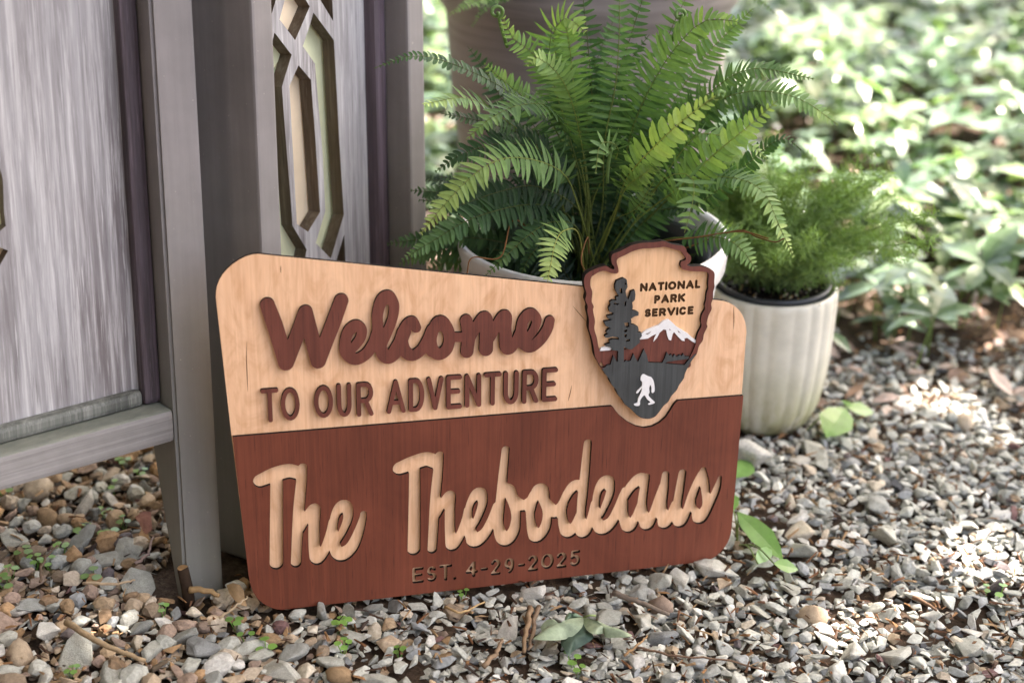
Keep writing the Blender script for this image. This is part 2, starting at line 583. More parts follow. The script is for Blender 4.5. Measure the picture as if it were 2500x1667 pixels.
GL = {
    'T': [[(0, 1), (1, 1)], [(.5, 1), (.5, 0)]],
    'O': [arc(.5, .5, .5, .5, 90, 450, 20)], '0': [arc(.5, .5, .5, .5, 90, 450, 20)],
    'U': [[(0, 1), (0, .35)] + arc(.5, .35, .5, .35, 180, 360, 10)[1:] + [(1, 1)]],
    'R': [[(0, 0), (0, 1), (.55, 1)] + arc(.55, .73, .45, .27, 90, -90, 8)[1:] + [(0, .46)], [(.55, .46), (1, 0)]],
    'A': [[(0, 0), (.5, 1), (1, 0)], [(.17, .3), (.83, .3)]],
    'D': [[(0, 0), (0, 1), (.45, 1)] + arc(.45, .5, .55, .5, 90, -90, 12)[1:] + [(0, 0)]],
    'V': [[(0, 1), (.5, 0), (1, 1)]],
    'E': [[(1, 1), (0, 1), (0, 0), (1, 0)], [(0, .52), (.85, .52)]],
    'N': [[(0, 0), (0, 1), (1, 0), (1, 1)]],
    'I': [[(.5, 0), (.5, 1)]], 'L': [[(0, 1), (0, 0), (1, 0)]],
    'P': [[(0, 0), (0, 1), (.55, 1)] + arc(.55, .72, .45, .28, 90, -90, 8)[1:] + [(0, .44)]],
    'K': [[(0, 0), (0, 1)], [(1, 1), (0, .42)], [(.32, .60), (1, 0)]],
    'S': [arc(.5, .74, .46, .26, 30, 270, 12)[:-1] + arc(.5, .25, .5, .25, 90, -150, 12)],
    'C': [arc(.5, .5, .5, .5, 45, 315, 16)],
    '2': [arc(.5, .72, .48, .28, 165, -25, 10) + [(0, 0), (1, 0)]],
    '4': [[(.72, 0), (.72, 1), (0, .3), (1, .3)]],
    '9': [arc(.5, .68, .46, .32, 0, 360, 16), [(.96, .68)] + arc(.4, .55, .55, .55, 5, -75, 7)[1:]],
    '5': [[(.92, 1), (.18, 1), (.10, .56)] + arc(.46, .32, .50, .32, 125, -150, 12)],
    '-': [[(0, .5), (1, .5)]], '.': [[(.5, 0), (.55, 0)]],
}


def glyph(ch, r, x0, x1, y0, y1, w, rad, k=1.0):
    """one capital placed by the corners of its box in crop r; rad is the stroke half width in crop pixels"""
    u0, v0 = cs(r, x0, y1, w); u1, _ = cs(r, x1, y1, w); _, v1 = cs(r, (x0 + x1) / 2, y0, w); _, v0 = cs(r, (x0 + x1) / 2, y1, w)
    px = abs(cs(r, x0 + 1, y0, w)[0] - cs(r, x0, y0, w)[0])
    R = rad * px
    out = []
    for ch_ in GL[ch]:
        pts = [(u0 + R + a * (u1 - u0 - 2 * R), v0 + R + b * (v1 - v0 - 2 * R), R) for a, b in ch_]
        dense = []
        for a, b in zip(pts[:-1], pts[1:]): dense.append([a, b])
        out += dense
    return out


board_px = [cpx(1, 425, 65), cpx(1, 375, 70), cpx(1, 330, 83), cpx(1, 272, 112), cpx(1, 220, 148), cpx(1, 175, 188), cpx(1, 140, 230), cpx(1, 116, 270), cpx(1, 100, 312), cpx(1, 91, 352), cpx(1, 88, 400), cpx(1, 92, 450)]
left_low = [cpx(4, 22, 40), cpx(4, 150, 1080), cpx(4, 168, 1230), cpx(4, 180, 1290), cpx(4, 194, 1340), cpx(4, 214, 1382), cpx(4, 244, 1424), cpx(4, 282, 1460), cpx(4, 325, 1488), cpx(4, 370, 1508), cpx(4, 410, 1519), cpx(4, 455, 1524)]
right_low = [cpx(6, 1440, 1264), cpx(6, 1490, 1249), cpx(6, 1530, 1230), cpx(6, 1568, 1204), cpx(6, 1606, 1170), cpx(6, 1640, 1130), cpx(6, 1666, 1090), cpx(6, 1686, 1045), cpx(6, 1698, 1000), cpx(6, 1706, 950)]
right_up = [cpx(3, 1288, 1270), cpx(3, 1320, 840), cpx(3, 1325, 790), cpx(3, 1322, 745), cpx(3, 1312, 700), cpx(3, 1298, 664), cpx(3, 1278, 630), cpx(3, 1252, 602), cpx(3, 1222, 578), cpx(3, 1190, 560), cpx(3, 1150, 547), cpx(3, 1110, 542), cpx(3, 1060, 537)]
BOARD = [sp(x, y, 0.0) for x, y in board_px + left_low + right_low + right_up]
top_line = [cpx(3, 1301, 1272), cpx(3, 800, 1310), cpx(3, 786, 1322), cpx(3, 770, 1342), cpx(3, 740, 1390), cpx(3, 710, 1436), cpx(3, 660, 1480), cpx(3, 605, 1508), cpx(3, 540, 1519), cpx(3, 480, 1506), cpx(3, 420, 1476), cpx(3, 360, 1430), cpx(3, 322, 1386), cpx(3, 306, 1362), cpx(3, 293, 1352)]
PANEL = [sp(x, y, T) for x, y in left_low + right_low + top_line]
PANEL[0] = sp(*cpx(1, 222, 1523), T)

date = []
for ch, x0, x1, y0, y1 in (('E', 295, 400, 1316, 1463), ('S', 430, 520, 1308, 1450), ('T', 545, 665, 1290, 1440), ('.', 672, 706, 1398, 1432), ('4', 790, 905, 1262, 1408), ('-', 930, 1000, 1320, 1345),
                           ('2', 1025, 1116, 1240, 1388), ('9', 1150, 1246, 1230, 1374), ('-', 1278, 1346, 1283, 1308), ('2', 1370, 1466, 1205, 1352), ('0', 1494, 1612, 1190, 1332), ('2', 1636, 1732, 1178, 1322), ('5', 1762, 1860, 1158, 1306)):
    date += glyph(ch, 5, x0, x1, y0, y1, T, 14.5)
D_LOOPS = stroke_loops(date, 0.0003)

sign = empty('welcome_sign')
_m = Matrix(((SG_U[0], SG_V[0], SG_N[0], SG_O[0]), (SG_U[1], SG_V[1], SG_N[1], SG_O[1]), (SG_U[2], SG_V[2], SG_N[2], SG_O[2]), (0, 0, 0, 1)))
sign.matrix_world = _m
tag(sign, 'two-tone wooden welcome sign with raised lettering leaning upright on the gravel', 'sign')
board = slab('back_board', [BOARD], -0.0062, 0.0, [M_BIRCH, M_CHAR], sign)
M_CRACK = m_plain('dry_crack', (0.16, 0.075, 0.035), 0.9, 0.1, 0.3, 400)
for pts in ([cpx(1, 336, 760), cpx(1, 332, 900), cpx(1, 338, 1040), cpx(1, 342, 1160)], [cpx(2, 1456, 1112), cpx(2, 1442, 1180), cpx(2, 1426, 1238)], [cpx(3, 1226, 590), cpx(3, 1228, 680), cpx(3, 1227, 765)], [cpx(2, 1465, 480), cpx(2, 1520, 545), cpx(2, 1580, 612)], [cpx(1, 604, 160), cpx(1, 606, 215)]):
    c = [sp(x, y, 0.0) for x, y in pts]
    c = catmull(c, 5)
    n_ = len(c)
    wd = [0.00042 * math.sin(math.pi * (i + .3) / (n_ - .4)) + .00006 for i in range(n_)]
    slab('crack', [[(p[0] - w, p[1]) for p, w in zip(c, wd)] + [(p[0] + w, p[1]) for p, w in list(zip(c, wd))[::-1]]], 0.00005, 0.0002, M_CRACK, board)
slab('lower_panel', [PANEL] + N_LOOPS + D_LOOPS, 0.0002, T, [M_STAIN, M_CHAR], sign)['label'] = 'dark red-brown lower panel with the family name and date cut out'
slab('script_lettering', W_LOOPS, 0.0002, T, [M_STAIN2, M_CHAR], sign)['label'] = 'raised red-brown brush script word'
for ch, r, x0, x1, y0, y1 in (('T', 1, 455, 598, 1140, 1406), ('O', 1, 612, 762, 1134, 1392), ('O', 1, 876, 1027, 1116, 1371), ('U', 1, 1058, 1174, 1100, 1363), ('R', 1, 1214, 1347, 1090, 1358), ('A', 1, 1452, 1602, 1072, 1335),
                              ('D', 2, 158, 282, 1060, 1321), ('V', 2, 302, 435, 1048, 1309), ('E', 2, 457, 582, 1034, 1300), ('N', 2, 605, 734, 1024, 1287), ('T', 2, 756, 895, 1012, 1273), ('U', 2, 912, 1031, 1002, 1263),
                              ('R', 2, 1060, 1189, 992, 1256), ('E', 2, 1217, 1341, 977, 1241)):
    slab('letter', stroke_loops(glyph(ch, r, x0, x1, y0, y1, T, 17.5), 0.0003), 0.0002, T, [M_STAIN2, M_CHAR], sign)

# arrowhead emblem in stacked layers
E_OUT = [(690, 90), (760, 115), (840, 128), (862, 150), (870, 175), (898, 205), (900, 235), (885, 262), (868, 272), (905, 285), (960, 282), (1010, 290), (1050, 305), (1080, 335), (1078, 400), (1080, 440), (1070, 480), (1068, 530), (1055, 570), (1058, 610),
         (1035, 660), (1020, 720), (1025, 745), (1000, 800), (990, 850), (960, 895), (945, 950), (905, 1005), (880, 1050), (855, 1100), (845, 1140), (810, 1190), (790, 1230), (750, 1275), (725, 1320), (690, 1350), (650, 1405), (620, 1435), (580, 1449),
         (530, 1445), (490, 1425), (440, 1375), (390, 1335), (375, 1305), (340, 1265), (325, 1225), (290, 1185), (275, 1145), (245, 1110), (220, 1070), (185, 1010), (165, 970), (155, 900), (140, 830), (118, 760), (120, 690), (105, 620), (110, 590),
         (92, 540), (100, 490), (85, 440), (82, 380), (100, 340), (150, 310), (200, 290), (250, 280), (285, 300), (310, 305), (312, 285), (295, 260), (290, 225), (300, 190), (350, 170), (400, 145), (450, 120), (520, 105), (600, 100), (650, 95)]
E_IN = [(700, 135), (760, 150), (815, 165), (840, 190), (862, 225), (845, 240), (825, 247), (820, 275), (830, 300), (855, 312), (900, 320), (960, 322), (1010, 325), (1035, 345), (1030, 420), (1032, 450), (1020, 490), (1015, 540), (1005, 580), (1008, 610),
        (985, 650), (975, 700), (980, 740), (955, 790), (940, 840), (938, 870), (915, 930), (880, 1000), (850, 1060), (255, 1062), (212, 1000), (205, 940), (190, 890), (180, 830), (160, 760), (165, 700), (150, 620), (155, 590), (140, 550), (145, 480),
        (130, 430), (135, 370), (165, 345), (200, 325), (245, 318), (290, 335), (330, 338), (345, 325), (342, 290), (332, 255), (340, 225), (400, 195), (450, 170), (520, 150), (600, 145), (650, 140)]
E_GROUND_TOP = [(222, 1066), (250, 1050), (255, 1040), (285, 1035), (295, 1000), (305, 965), (318, 985), (330, 1012), (385, 1018), (405, 1000), (415, 1010), (440, 1005), (460, 950), (475, 985), (495, 1015), (520, 960), (540, 915), (560, 960), (575, 1018),
                (680, 1022), (700, 985), (715, 940), (735, 965), (750, 955), (760, 980), (775, 955), (790, 975), (815, 960), (830, 970), (840, 950), (855, 970), (884, 974), (882, 990), (722, 1012), (702, 1026), (850, 1038), (884, 998), (925, 958), (944, 951)]
E_TREE = [(338, 1025), (343, 930), (300, 925), (290, 905), (240, 885), (280, 870), (275, 850), (300, 840), (350, 845), (345, 825), (300, 820), (265, 830), (245, 828), (240, 815), (270, 795), (250, 790), (265, 765), (290, 760), (250, 740), (240, 720), (235, 705),
          (270, 700), (300, 690), (262, 680), (258, 662), (300, 655), (310, 640), (275, 630), (270, 600), (285, 580), (280, 555), (300, 540), (330, 545), (325, 520), (350, 510), (335, 490), (320, 460), (318, 425), (330, 395), (360, 380), (385, 373),
          (408, 385), (412, 410), (415, 440), (400, 470), (405, 510), (420, 540), (435, 500), (440, 475), (470, 465), (475, 500), (470, 540), (450, 560), (455, 590), (450, 620), (480, 625), (500, 635), (498, 660), (470, 665), (440, 685), (445, 700),
          (440, 725), (470, 730), (495, 745), (500, 775), (485, 785), (520, 790), (525, 815), (505, 840), (510, 865), (480, 890), (450, 915), (430, 920), (400, 905), (386, 900), (386, 1025)]
E_TREE_HOLES = [[(388, 715), (425, 712), (428, 745), (410, 752), (395, 738)], [(352, 455), (372, 450), (376, 490), (358, 488)], [(388, 770), (412, 765), (412, 782), (392, 790)], [(310, 560), (350, 568), (340, 580), (308, 574)], [(402, 845), (436, 838), (430, 856), (404, 860)],
                [(390, 800), (410, 806), (404, 830), (390, 820)], [(395, 395), (408, 420), (394, 425)], [(390, 560), (408, 545), (402, 585), (392, 590)]]
E_MOUNT = [(203, 931), (300, 926), (400, 915), (500, 850), (560, 812), (640, 770), (730, 696), (800, 770), (900, 838), (945, 862), (930, 950), (890, 1000), (870, 1050), (240, 1060), (205, 1000)]
E_SNOW = [(730, 688), (760, 715), (790, 745), (830, 770), (880, 800), (910, 830), (941, 850), (936, 872), (905, 855), (870, 830), (850, 835), (852, 855), (830, 850), (800, 820), (770, 785), (760, 800), (748, 850), (730, 845), (718, 810), (710, 770), (690, 765),
          (660, 790), (640, 830), (612, 860), (620, 830), (635, 800), (600, 815), (570, 835), (510, 843), (520, 800), (560, 770), (610, 750), (650, 735), (690, 700)]
E_SNOW_HOLES = [[(545, 805), (600, 778), (570, 806)], [(735, 760), (748, 770), (736, 776)], [(795, 770), (825, 795), (805, 790)]]
E_SNOW2 = [(203, 931), (210, 910), (245, 895), (285, 900), (298, 912), (280, 925)]
E_FIG = [(535, 1108), (560, 1118), (575, 1125), (600, 1135), (615, 1165), (622, 1210), (620, 1240), (605, 1252), (597, 1240), (598, 1215), (590, 1190), (580, 1215), (583, 1245), (575, 1270), (600, 1300), (622, 1320), (615, 1332), (580, 1342), (572, 1335),
         (590, 1322), (565, 1300), (545, 1270), (525, 1285), (510, 1310), (510, 1335), (500, 1350), (470, 1348), (465, 1335), (490, 1325), (495, 1295), (510, 1265), (520, 1240), (525, 1215), (510, 1230), (495, 1250), (482, 1255), (485, 1240), (510, 1215),
         (525, 1195), (525, 1165), (515, 1155), (517, 1125)]
WR = 0.0120
Eo = poly(3, E_OUT, WR, 4)
cxy = np.mean(np.array(Eo), 0)
inset = lambda lp, k: [tuple(cxy + (np.array(p) - cxy) * k) for p in lp]
txt = []
def text_line(s, x0, x1, yl, yr, h, rad, gap):
    wd = {'I': .22, 'T': .9, 'A': 1.05, 'N': 1.0, 'O': 1.1, 'L': .72, 'P': .8, 'R': .9, 'K': .95, 'S': .8, 'E': .75, 'V': 1.05, 'C': .95}
    tot = sum(wd[c] for c in s) + gap * (len(s) - 1)
    x = 0
    for c in s:
        a = x0 + (x1 - x0) * x / tot; b = x0 + (x1 - x0) * (x + wd[c]) / tot
        y = yl + (yr - yl) * (x + wd[c] / 2) / tot
        txt.extend(glyph(c, 3, a, b, y - h, y, 0.0072, rad))
        x += wd[c] + gap


text_line('NATIONAL', 508, 970, 478, 450, 66, 9.6, 0.12)
text_line('PARK', 616, 854, 570, 554, 66, 9.6, 0.12)
text_line('SERVICE', 543, 918, 673, 650, 64, 9.6, 0.12)
T_LOOPS = stroke_loops(txt, 0.00026)
emblem = slab('arrowhead_emblem', [inset(Eo, 0.994)], 0.0002, 0.0055, [M_BURN, M_CHAR], sign)
emblem['label'] = 'arrowhead-shaped park emblem with tree, snowy peak and walking figure'
slab('face_plate', [inset(Eo, 0.990)] + T_LOOPS, 0.0056, 0.0072, [M_BIRCH2, M_BURN], emblem)
slab('rim', [Eo, poly(3, E_IN, WR, 4)], 0.0073, WR, [M_STAIN2, M_CHAR], emblem)
slab('mountain', [poly(3, E_MOUNT, 0.0094)], 0.0073, 0.0094, [M_STAIN2, M_CHAR], emblem)
slab('snow_cap', [poly(3, E_SNOW, 0.0104)] + [poly(3, h, 0.0104) for h in E_SNOW_HOLES], 0.0073, 0.0104, [M_WHITE, M_WHITE], emblem)
slab('snow_cap', [poly(3, E_SNOW2, 0.0104)], 0.0073, 0.0104, [M_WHITE, M_WHITE], emblem)
i0 = E_OUT.index((945, 950)); i1 = E_OUT.index((220, 1070))
low = inset(poly(3, E_OUT[i0 + 1:i1 + 1], 0.0126), 0.998)
slab('forest_floor', [poly(3, E_GROUND_TOP, 0.0126) + low], 0.0074, 0.0126, [M_SLATE, M_CHAR], emblem)
slab('pine_tree', [poly(3, E_TREE, 0.0124)] + [poly(3, h, 0.0124) for h in E_TREE_HOLES], 0.0074, 0.0124, [M_SLATE, M_CHAR], emblem)
slab('walking_figure', [poly(3, E_FIG, 0.0138, 3)], 0.0127, 0.0138, [M_WHITE, M_WHITE], emblem)
# ================================================================== folding garden screen
LEAN = math.radians(10.9)
S_UP = np.array([0.0, math.sin(LEAN), math.cos(LEAN)])


def leaned(v):
    x, y, z = v
    return np.array([x, y * math.cos(LEAN) + z * math.sin(LEAN), -y * math.sin(LEAN) + z * math.cos(LEAN)])


def leaf_frame(O, ang):
    a = math.radians(ang)
    s = leaned((math.cos(a), math.sin(a), 0))
    d = leaned((-math.sin(a), math.cos(a), 0))     # into the back
    return np.array(O, float), s, d, S_UP


def on_leaf(fr, x, y, d=0.0):
    """photograph pixel -> (s, h) on the plane d behind the leaf's front"""
    O, S, Dv, U = fr
    r = ray(x, y)
    P = O + Dv * d
    nrm = np.cross(S, U)
    t = ((P - CAMP) @ nrm) / (r @ nrm)
    q = CAMP + r * t - P
    sol = np.linalg.lstsq(np.stack([S, U], 1), q, rcond=None)[0]
    return float(sol[0]), float(sol[1])


def m_paint(name):
    k = NT(name)
    v = k.coord((1, 1, 1))
    n = k.noise(v, 9, 5, 0.6)
    gr = k.noise(k.coord((70, 70, 3.0), lean=LEAN), 1.0, 4, 0.6)
    c = k.ramp(n, [(0.3, (0.158, 0.148, 0.147)), (0.7, (0.222, 0.208, 0.207))])
    c = k.mix(0.5, c, k.ramp(gr, [(0.35, (0.80, 0.79, 0.79)), (0.65, (1.1, 1.1, 1.1))]), 'MULTIPLY')
    # algae film low down on the wood, in patches
    tc = k.n('ShaderNodeNewGeometry'); sep = k.n('ShaderNodeSeparateXYZ')
    k.l(tc.outputs['Position'], sep.inputs[0])
    hz = k.n('ShaderNodeMapRange'); hz.inputs[1].default_value = 0.55; hz.inputs[2].default_value = 0.05
    k.l(sep.outputs['Z'], hz.inputs[0])
    al = k.n('ShaderNodeMath', operation='MULTIPLY')
    k.l(hz.outputs[0], al.inputs[0]); k.l(k.noise(v, 14, 4, 0.6), al.inputs[1])
    c = k.mix(al.outputs[0], c, (0.205, 0.222, 0.180))
    sp_ = k.noise(v, 240, 2, 0.5)
    c = k.mix(k.ramp(sp_, [(0.73, 0.0), (0.77, 0.5)]), c, (0.45, 0.43, 0.36))
    k.base(c); k.bump(gr, 0.25, 0.001)
    return k.set(0.48, 0.4)


def m_weather(name, dark, light, white, sx=60, sz=4.0):
    k = NT(name)
    a = k.noise(k.coord((sx, sx, sz), lean=LEAN), 1.0, 6, 0.68, 0.3)
    b = k.noise(k.coord((14, 14, 2.2), lean=LEAN), 1.0, 4, 0.6, 0.6)
    c = k.ramp(b, [(0.34, dark), (0.60, light)])
    c = k.mix(k.ramp(a, [(0.48, 0.0), (0.72, 0.9)]), c, white)
    c = k.mix(0.7, c, k.ramp(a, [(0.28, (0.55, 0.53, 0.53)), (0.46, (1, 1, 1))]), 'MULTIPLY')
    fl = k.noise(k.coord((420, 420, 16), lean=LEAN), 1.0, 3, 0.6)
    c = k.mix(k.ramp(fl, [(0.60, 0.0), (0.72, 0.6)]), c, white)
    c = k.mix(0.6, c, k.ramp(fl, [(0.28, (0.5, 0.48, 0.48)), (0.42, (1, 1, 1))]), 'MULTIPLY')
    k.base(c); k.bump(a, 0.35, 0.0012)
    return k.set(0.55, 0.4)


M_PAINT = m_paint('grey_mauve_paint')
def m_rail():
    k = NT('weathered_rail_paint')
    v = k.coord((1, 1, 1))
    al = k.noise(k.coord((3, 3, 230)), 1.0, 4, 0.6, 0.5)
    n = k.noise(v, 12, 5, 0.6)
    c = k.ramp(n, [(0.3, (0.185, 0.180, 0.172)), (0.7, (0.27, 0.262, 0.255))])
    c = k.mix(0.6, c, k.ramp(al, [(0.36, (0.72, 0.71, 0.70)), (0.6, (1.1, 1.1, 1.1))]), 'MULTIPLY')
    g = k.n('ShaderNodeNewGeometry'); sp_ = k.n('ShaderNodeSeparateXYZ'); k.l(g.outputs['Normal'], sp_.inputs[0])
    c = k.mix(k.ramp(sp_.outputs['Z'], [(0.6, 0.0), (0.85, 0.75)]), c, k.ramp(k.noise(v, 40, 5, .65), [(.35, (.16, .185, .15)), (.65, (.25, .27, .22))]))
    k.base(c); k.bump(al, 0.5, 0.0015)
    return k.set(0.55, 0.35)


M_RAIL = m_rail()
M_BOARD = m_weather('weathered_grey_board', (0.155, 0.137, 0.140), (0.345, 0.342, 0.350), (0.60, 0.60, 0.60), 150, 5.0)
M_MOULD = m_weather('purple_brown_moulding', (0.045, 0.034, 0.038), (0.085, 0.064, 0.078), (0.17, 0.13, 0.16), 90, 3)
M_MOULD_G = m_weather('sage_moulding', (0.085, 0.092, 0.080), (0.15, 0.16, 0.14), (0.30, 0.31, 0.28), 90, 3)
M_REVEAL = m_weather('raw_ply_edge', (0.055, 0.036, 0.022), (0.11, 0.075, 0.045), (0.17, 0.14, 0.11), 130, 6)
M_PANE_G = m_plain('pale_green_pane', (0.68, 0.71, 0.46), 0.45, 0.4, 0.07, 25)
M_PANE_O = m_plain('pale_peach_pane', (0.82, 0.68, 0.48), 0.45, 0.4, 0.07, 25)

A0 = ground(452, 1462); A0[2] -= 0.012
screen = empty('folding_screen', tuple(A0))
tag(screen, 'weathered grey folding screen with lattice cut-outs and mauve posts', 'folding screen')
FA = leaf_frame(A0, 34)
FA = (FA[0], np.array([math.cos(math.radians(34)), math.sin(math.radians(34)), 0.0]), FA[2], FA[3])
HT = 1.46


def part(name, mat, boxes, fr, bev=0.002, parent=None):
    m = MB()
    for b in boxes: m.box(*fr, *b, bev=bev)
    return m.build(name, mat, parent or screen)


PW = 0.050
sB, hB = on_leaf(FA, 425, 1079)
sT, hT = on_leaf(FA, 423, 1000)
R0, R1 = hB, hT
WA = 0.36


def tapered_post(s0, s1):
    """post whose foot is cut on a slant at the back"""
    O, S, Dv, U = FA
    bm = bmesh.new()
    V = {}
    for i, s in enumerate((s0, s1)):
        for j, (d, h) in enumerate(((0.0, 0.0), (.026, 0.0), (.092, R0), (.092, HT), (0.0, HT))):
            V[i, j] = bm.verts.new(O + S * s + Dv * d + U * h)
    bm.faces.new([V[0, j] for j in range(5)]); bm.faces.new([V[1, j] for j in (4, 3, 2, 1, 0)])
    for j in range(5): bm.faces.new([V[0, j], V[1, j], V[1, (j + 1) % 5], V[0, (j + 1) % 5]])
    bmesh.ops.recalc_face_normals(bm, faces=bm.faces)
    bmesh.ops.bevel(bm, geom=list(bm.edges), offset=.004, segments=2, affect='EDGES')
    bm.verts.index_update()
    m = MB(); m.add([v.co[:] for v in bm.verts], [[v.index for v in f.verts] for f in bm.faces]); bm.free()
    m.build('post', M_PAINT, screen)


tapered_post(0, PW); tapered_post(-WA - PW, -WA - .001)
part('rail', M_RAIL, [(-WA, -0.0005, 0.001, 0.076, R0, R1)], FA, 0.006)
part('rail', M_PAINT, [(-WA, -0.0005, 0.001, 0.050, HT - 0.06, HT - 0.01)], FA, 0.004)
part('moulding', M_MOULD, [(-0.022, -0.0007, 0.038, 0.066, R1 + 0.0005, HT - 0.0605)], FA, 0.006)
part('moulding', M_MOULD, [(-WA + 0.0007, -WA + 0.022, 0.038, 0.066, R1 + 0.0005, HT - 0.0605)], FA, 0.006)
part('moulding', M_MOULD_G, [(-WA + 0.0225, -0.0225, 0.040, 0.0665, R1 + 0.0005, R1 + 0.019)], FA, 0.006)


def board_with_holes(name, fr, s0, s1, h0, h1, d0, d1, holes):
    """flat panel in the leaf plane; the cut edges show raw ply"""
    O, S, Dv, U = fr
    loops = [[(s0, h0), (s1, h0), (s1, h1), (s0, h1)]] + holes
    o = slab(name, loops, 0, d1 - d0, [M_BOARD, M_REVEAL], screen)
    me = o.data
    mat = Matrix(((S[0], U[0], -Dv[0], 0), (S[1], U[1], -Dv[1], 0), (S[2], U[2], -Dv[2], 0), (0, 0, 0, 1)))
    P = O + Dv * d1 - A0
    mat.translation = Vector(P)
    me.transform(mat)
    return o


def panes(fr, holes, d, mats):
    for i, (h, m) in enumerate(zip(holes, mats)):
        c = np.mean(np.array(h), 0)
        big = [(p[0] + (.014 if p[0] > c[0] else -.004), p[1] + (.010 if p[1] > c[1] else -.010)) for p in h]
        O, S, Dv, U = fr
        o = slab('pane', [big], 0, 0.002, m, screen)
        mt = Matrix(((S[0], U[0], -Dv[0], 0), (S[1], U[1], -Dv[1], 0), (S[2], U[2], -Dv[2], 0), (0, 0, 0, 1)))
        mt.translation = Vector(O + Dv * (d + 0.0022 + 0.0024 * (i % 3)) - A0)
        o.data.transform(mt)


# left leaf: the lattice starts just past the picture's edge
DA = 0.056
def ah(x, y): return on_leaf(FA, x, y, DA)
hexA = [[ah(7, 440), ah(10, 520), ah(14, 552), ah(-40, 600), ah(-120, 560), ah(-120, 300), ah(-40, 250)],
        [ah(20, 612), ah(-10, 600), ah(-60, 640), ah(-110, 760), ah(-110, 800), ah(-30, 700)]]
board_with_holes('lattice_board', FA, -WA + 0.012, -0.012, R1 + 0.008, HT - 0.066, DA, DA + 0.018, hexA)
panes(FA, hexA, DA + 0.018, [M_PANE_G, M_PANE_O])

# right leaf, turned further away
d_ = ray(640, 610)
yB = 1.578
pB = CAMP + d_ * (yB / d_[1])
hgt = (pB[2] - A0[2]) / S_UP[2]
B0 = pB - S_UP * hgt
FB = leaf_frame(B0, 54)
sR = on_leaf(FB, 1043, 600)[0]
SW = 0.033
part('post', M_PAINT, [(0, SW, 0, 0.105, 0.012, HT)], FB, 0.004)
part('post', M_PAINT, [(sR - SW, sR, 0, 0.088, 0.05, HT)], FB, 0.004)
part('rail', M_PAINT, [(SW + 0.0005, sR - SW - 0.0005, 0.001, 0.078, R0, R1)], FB, 0.004)
part('rail', M_PAINT, [(SW + 0.0005, sR - SW - 0.0005, 0.001, 0.05, HT - 0.06, HT - 0.01)], FB, 0.004)
part('moulding', M_MOULD, [(sR - SW - 0.024, sR - SW - 0.0007, 0.036, 0.066, R1 + 0.0005, HT - 0.0605)], FB, 0.007)
part('moulding', M_MOULD, [(SW + 0.0007, SW + 0.022, 0.044, 0.066, R1 + 0.0005, HT - 0.0605)], FB, 0.006)
DB = 0.054
def bh(x, y): return on_leaf(FB, 550 + x / 2.376, y / 2.376, DB)
H = [[(285, 190), (385, 320), (328, 505), (350, 800), (375, 1100), (390, 1310), (472, 1448), (440, 1600), (335, 1640), (290, 1000), (236, 420)],
     [(425, 380), (497, 465), (522, 800), (550, 1230), (480, 1345), (415, 1300), (393, 900), (372, 500)],
     [(512, 75), (630, 235), (645, 500), (660, 800), (688, 1245), (612, 1500), (525, 1410), (580, 1225), (565, 900), (520, 370), (450, 270), (490, 150)],
     [(345, 0), (360, -60), (410, -90), (490, 40), (405, 235), (315, 115)],
     [(550, 0), (570, -160), (612, -200), (626, 125)],
     [(230, 10), (270, 80), (310, -60), (250, -160)],
     [(215, 100), (262, 165), (232, 232)],
     [(690, 1360), (706, 1700), (600, 1660)]]
holesB = [[bh(x, y) for x, y in h] for h in H]
holesB = [[(max(s, SW + 0.016), h) for s, h in hh] for hh in holesB]
board_with_holes('lattice_board', FB, SW + 0.010, sR - SW - 0.010, R1 + 0.008, HT - 0.066, DB, DB + 0.020, holesB)
panes(FB, holesB, DB + 0.020, [M_PANE_G, M_PANE_O, M_PANE_G, M_PANE_O, M_PANE_O, M_PANE_G, M_PANE_G, M_PANE_G])
# ================================================================== pots
def m_glaze(name, col, stainc=None, rough=0.3, rib=False):
    k = NT(name)
    v = k.coord((1, 1, 1))
    n = k.noise(v, 30, 5, 0.6)
    c = k.ramp(n, [(0.3, tuple(x * 0.88 for x in col)), (0.7, tuple(min(0.85, x * 1.06) for x in col))])
    if stainc:
        tc = k.n('ShaderNodeTexCoord'); sep = k.n('ShaderNodeSeparateXYZ')
        k.l(tc.outputs['Object'], sep.inputs[0])
        hz = k.n('ShaderNodeMapRange'); hz.inputs[1].default_value = 0.15; hz.inputs[2].default_value = 0.0
        k.l(sep.outputs['Z'], hz.inputs[0])
        ad = k.n('ShaderNodeMath', operation='MULTIPLY')
        k.l(hz.outputs[0], ad.inputs[0]); k.l(k.ramp(k.noise(k.coord((26, 26, 9)), 1.0, 5, 0.65), [(0.30, 0.05), (0.56, 1.0)]), ad.inputs[1])
        c = k.mix(ad.outputs[0], c, stainc)
        dirt = k.noise(k.coord((34, 34, 16)), 1.0, 5, 0.7)
        mp = k.n('ShaderNodeMapRange'); mp.inputs[1].default_value = 0.035; mp.inputs[2].default_value = 0.0
        k.l(sep.outputs['Z'], mp.inputs[0])
        d2 = k.n('ShaderNodeMath', operation='MULTIPLY')
        k.l(mp.outputs[0], d2.inputs[0]); k.l(k.ramp(dirt, [(0.45, 0.0), (0.55, 1.0)]), d2.inputs[1])
        c = k.mix(d2.outputs[0], c, (0.045, 0.035, 0.02))
        sp_ = k.noise(v, 42, 2, 0.5)
        c = k.mix(k.ramp(sp_, [(0.745, 0.0), (0.77, 0.8)]), c, (0.10, 0.09, 0.05))
    k.base(c); k.bump(n, 0.1, 0.001)
    return k.set(rough, 0.5)


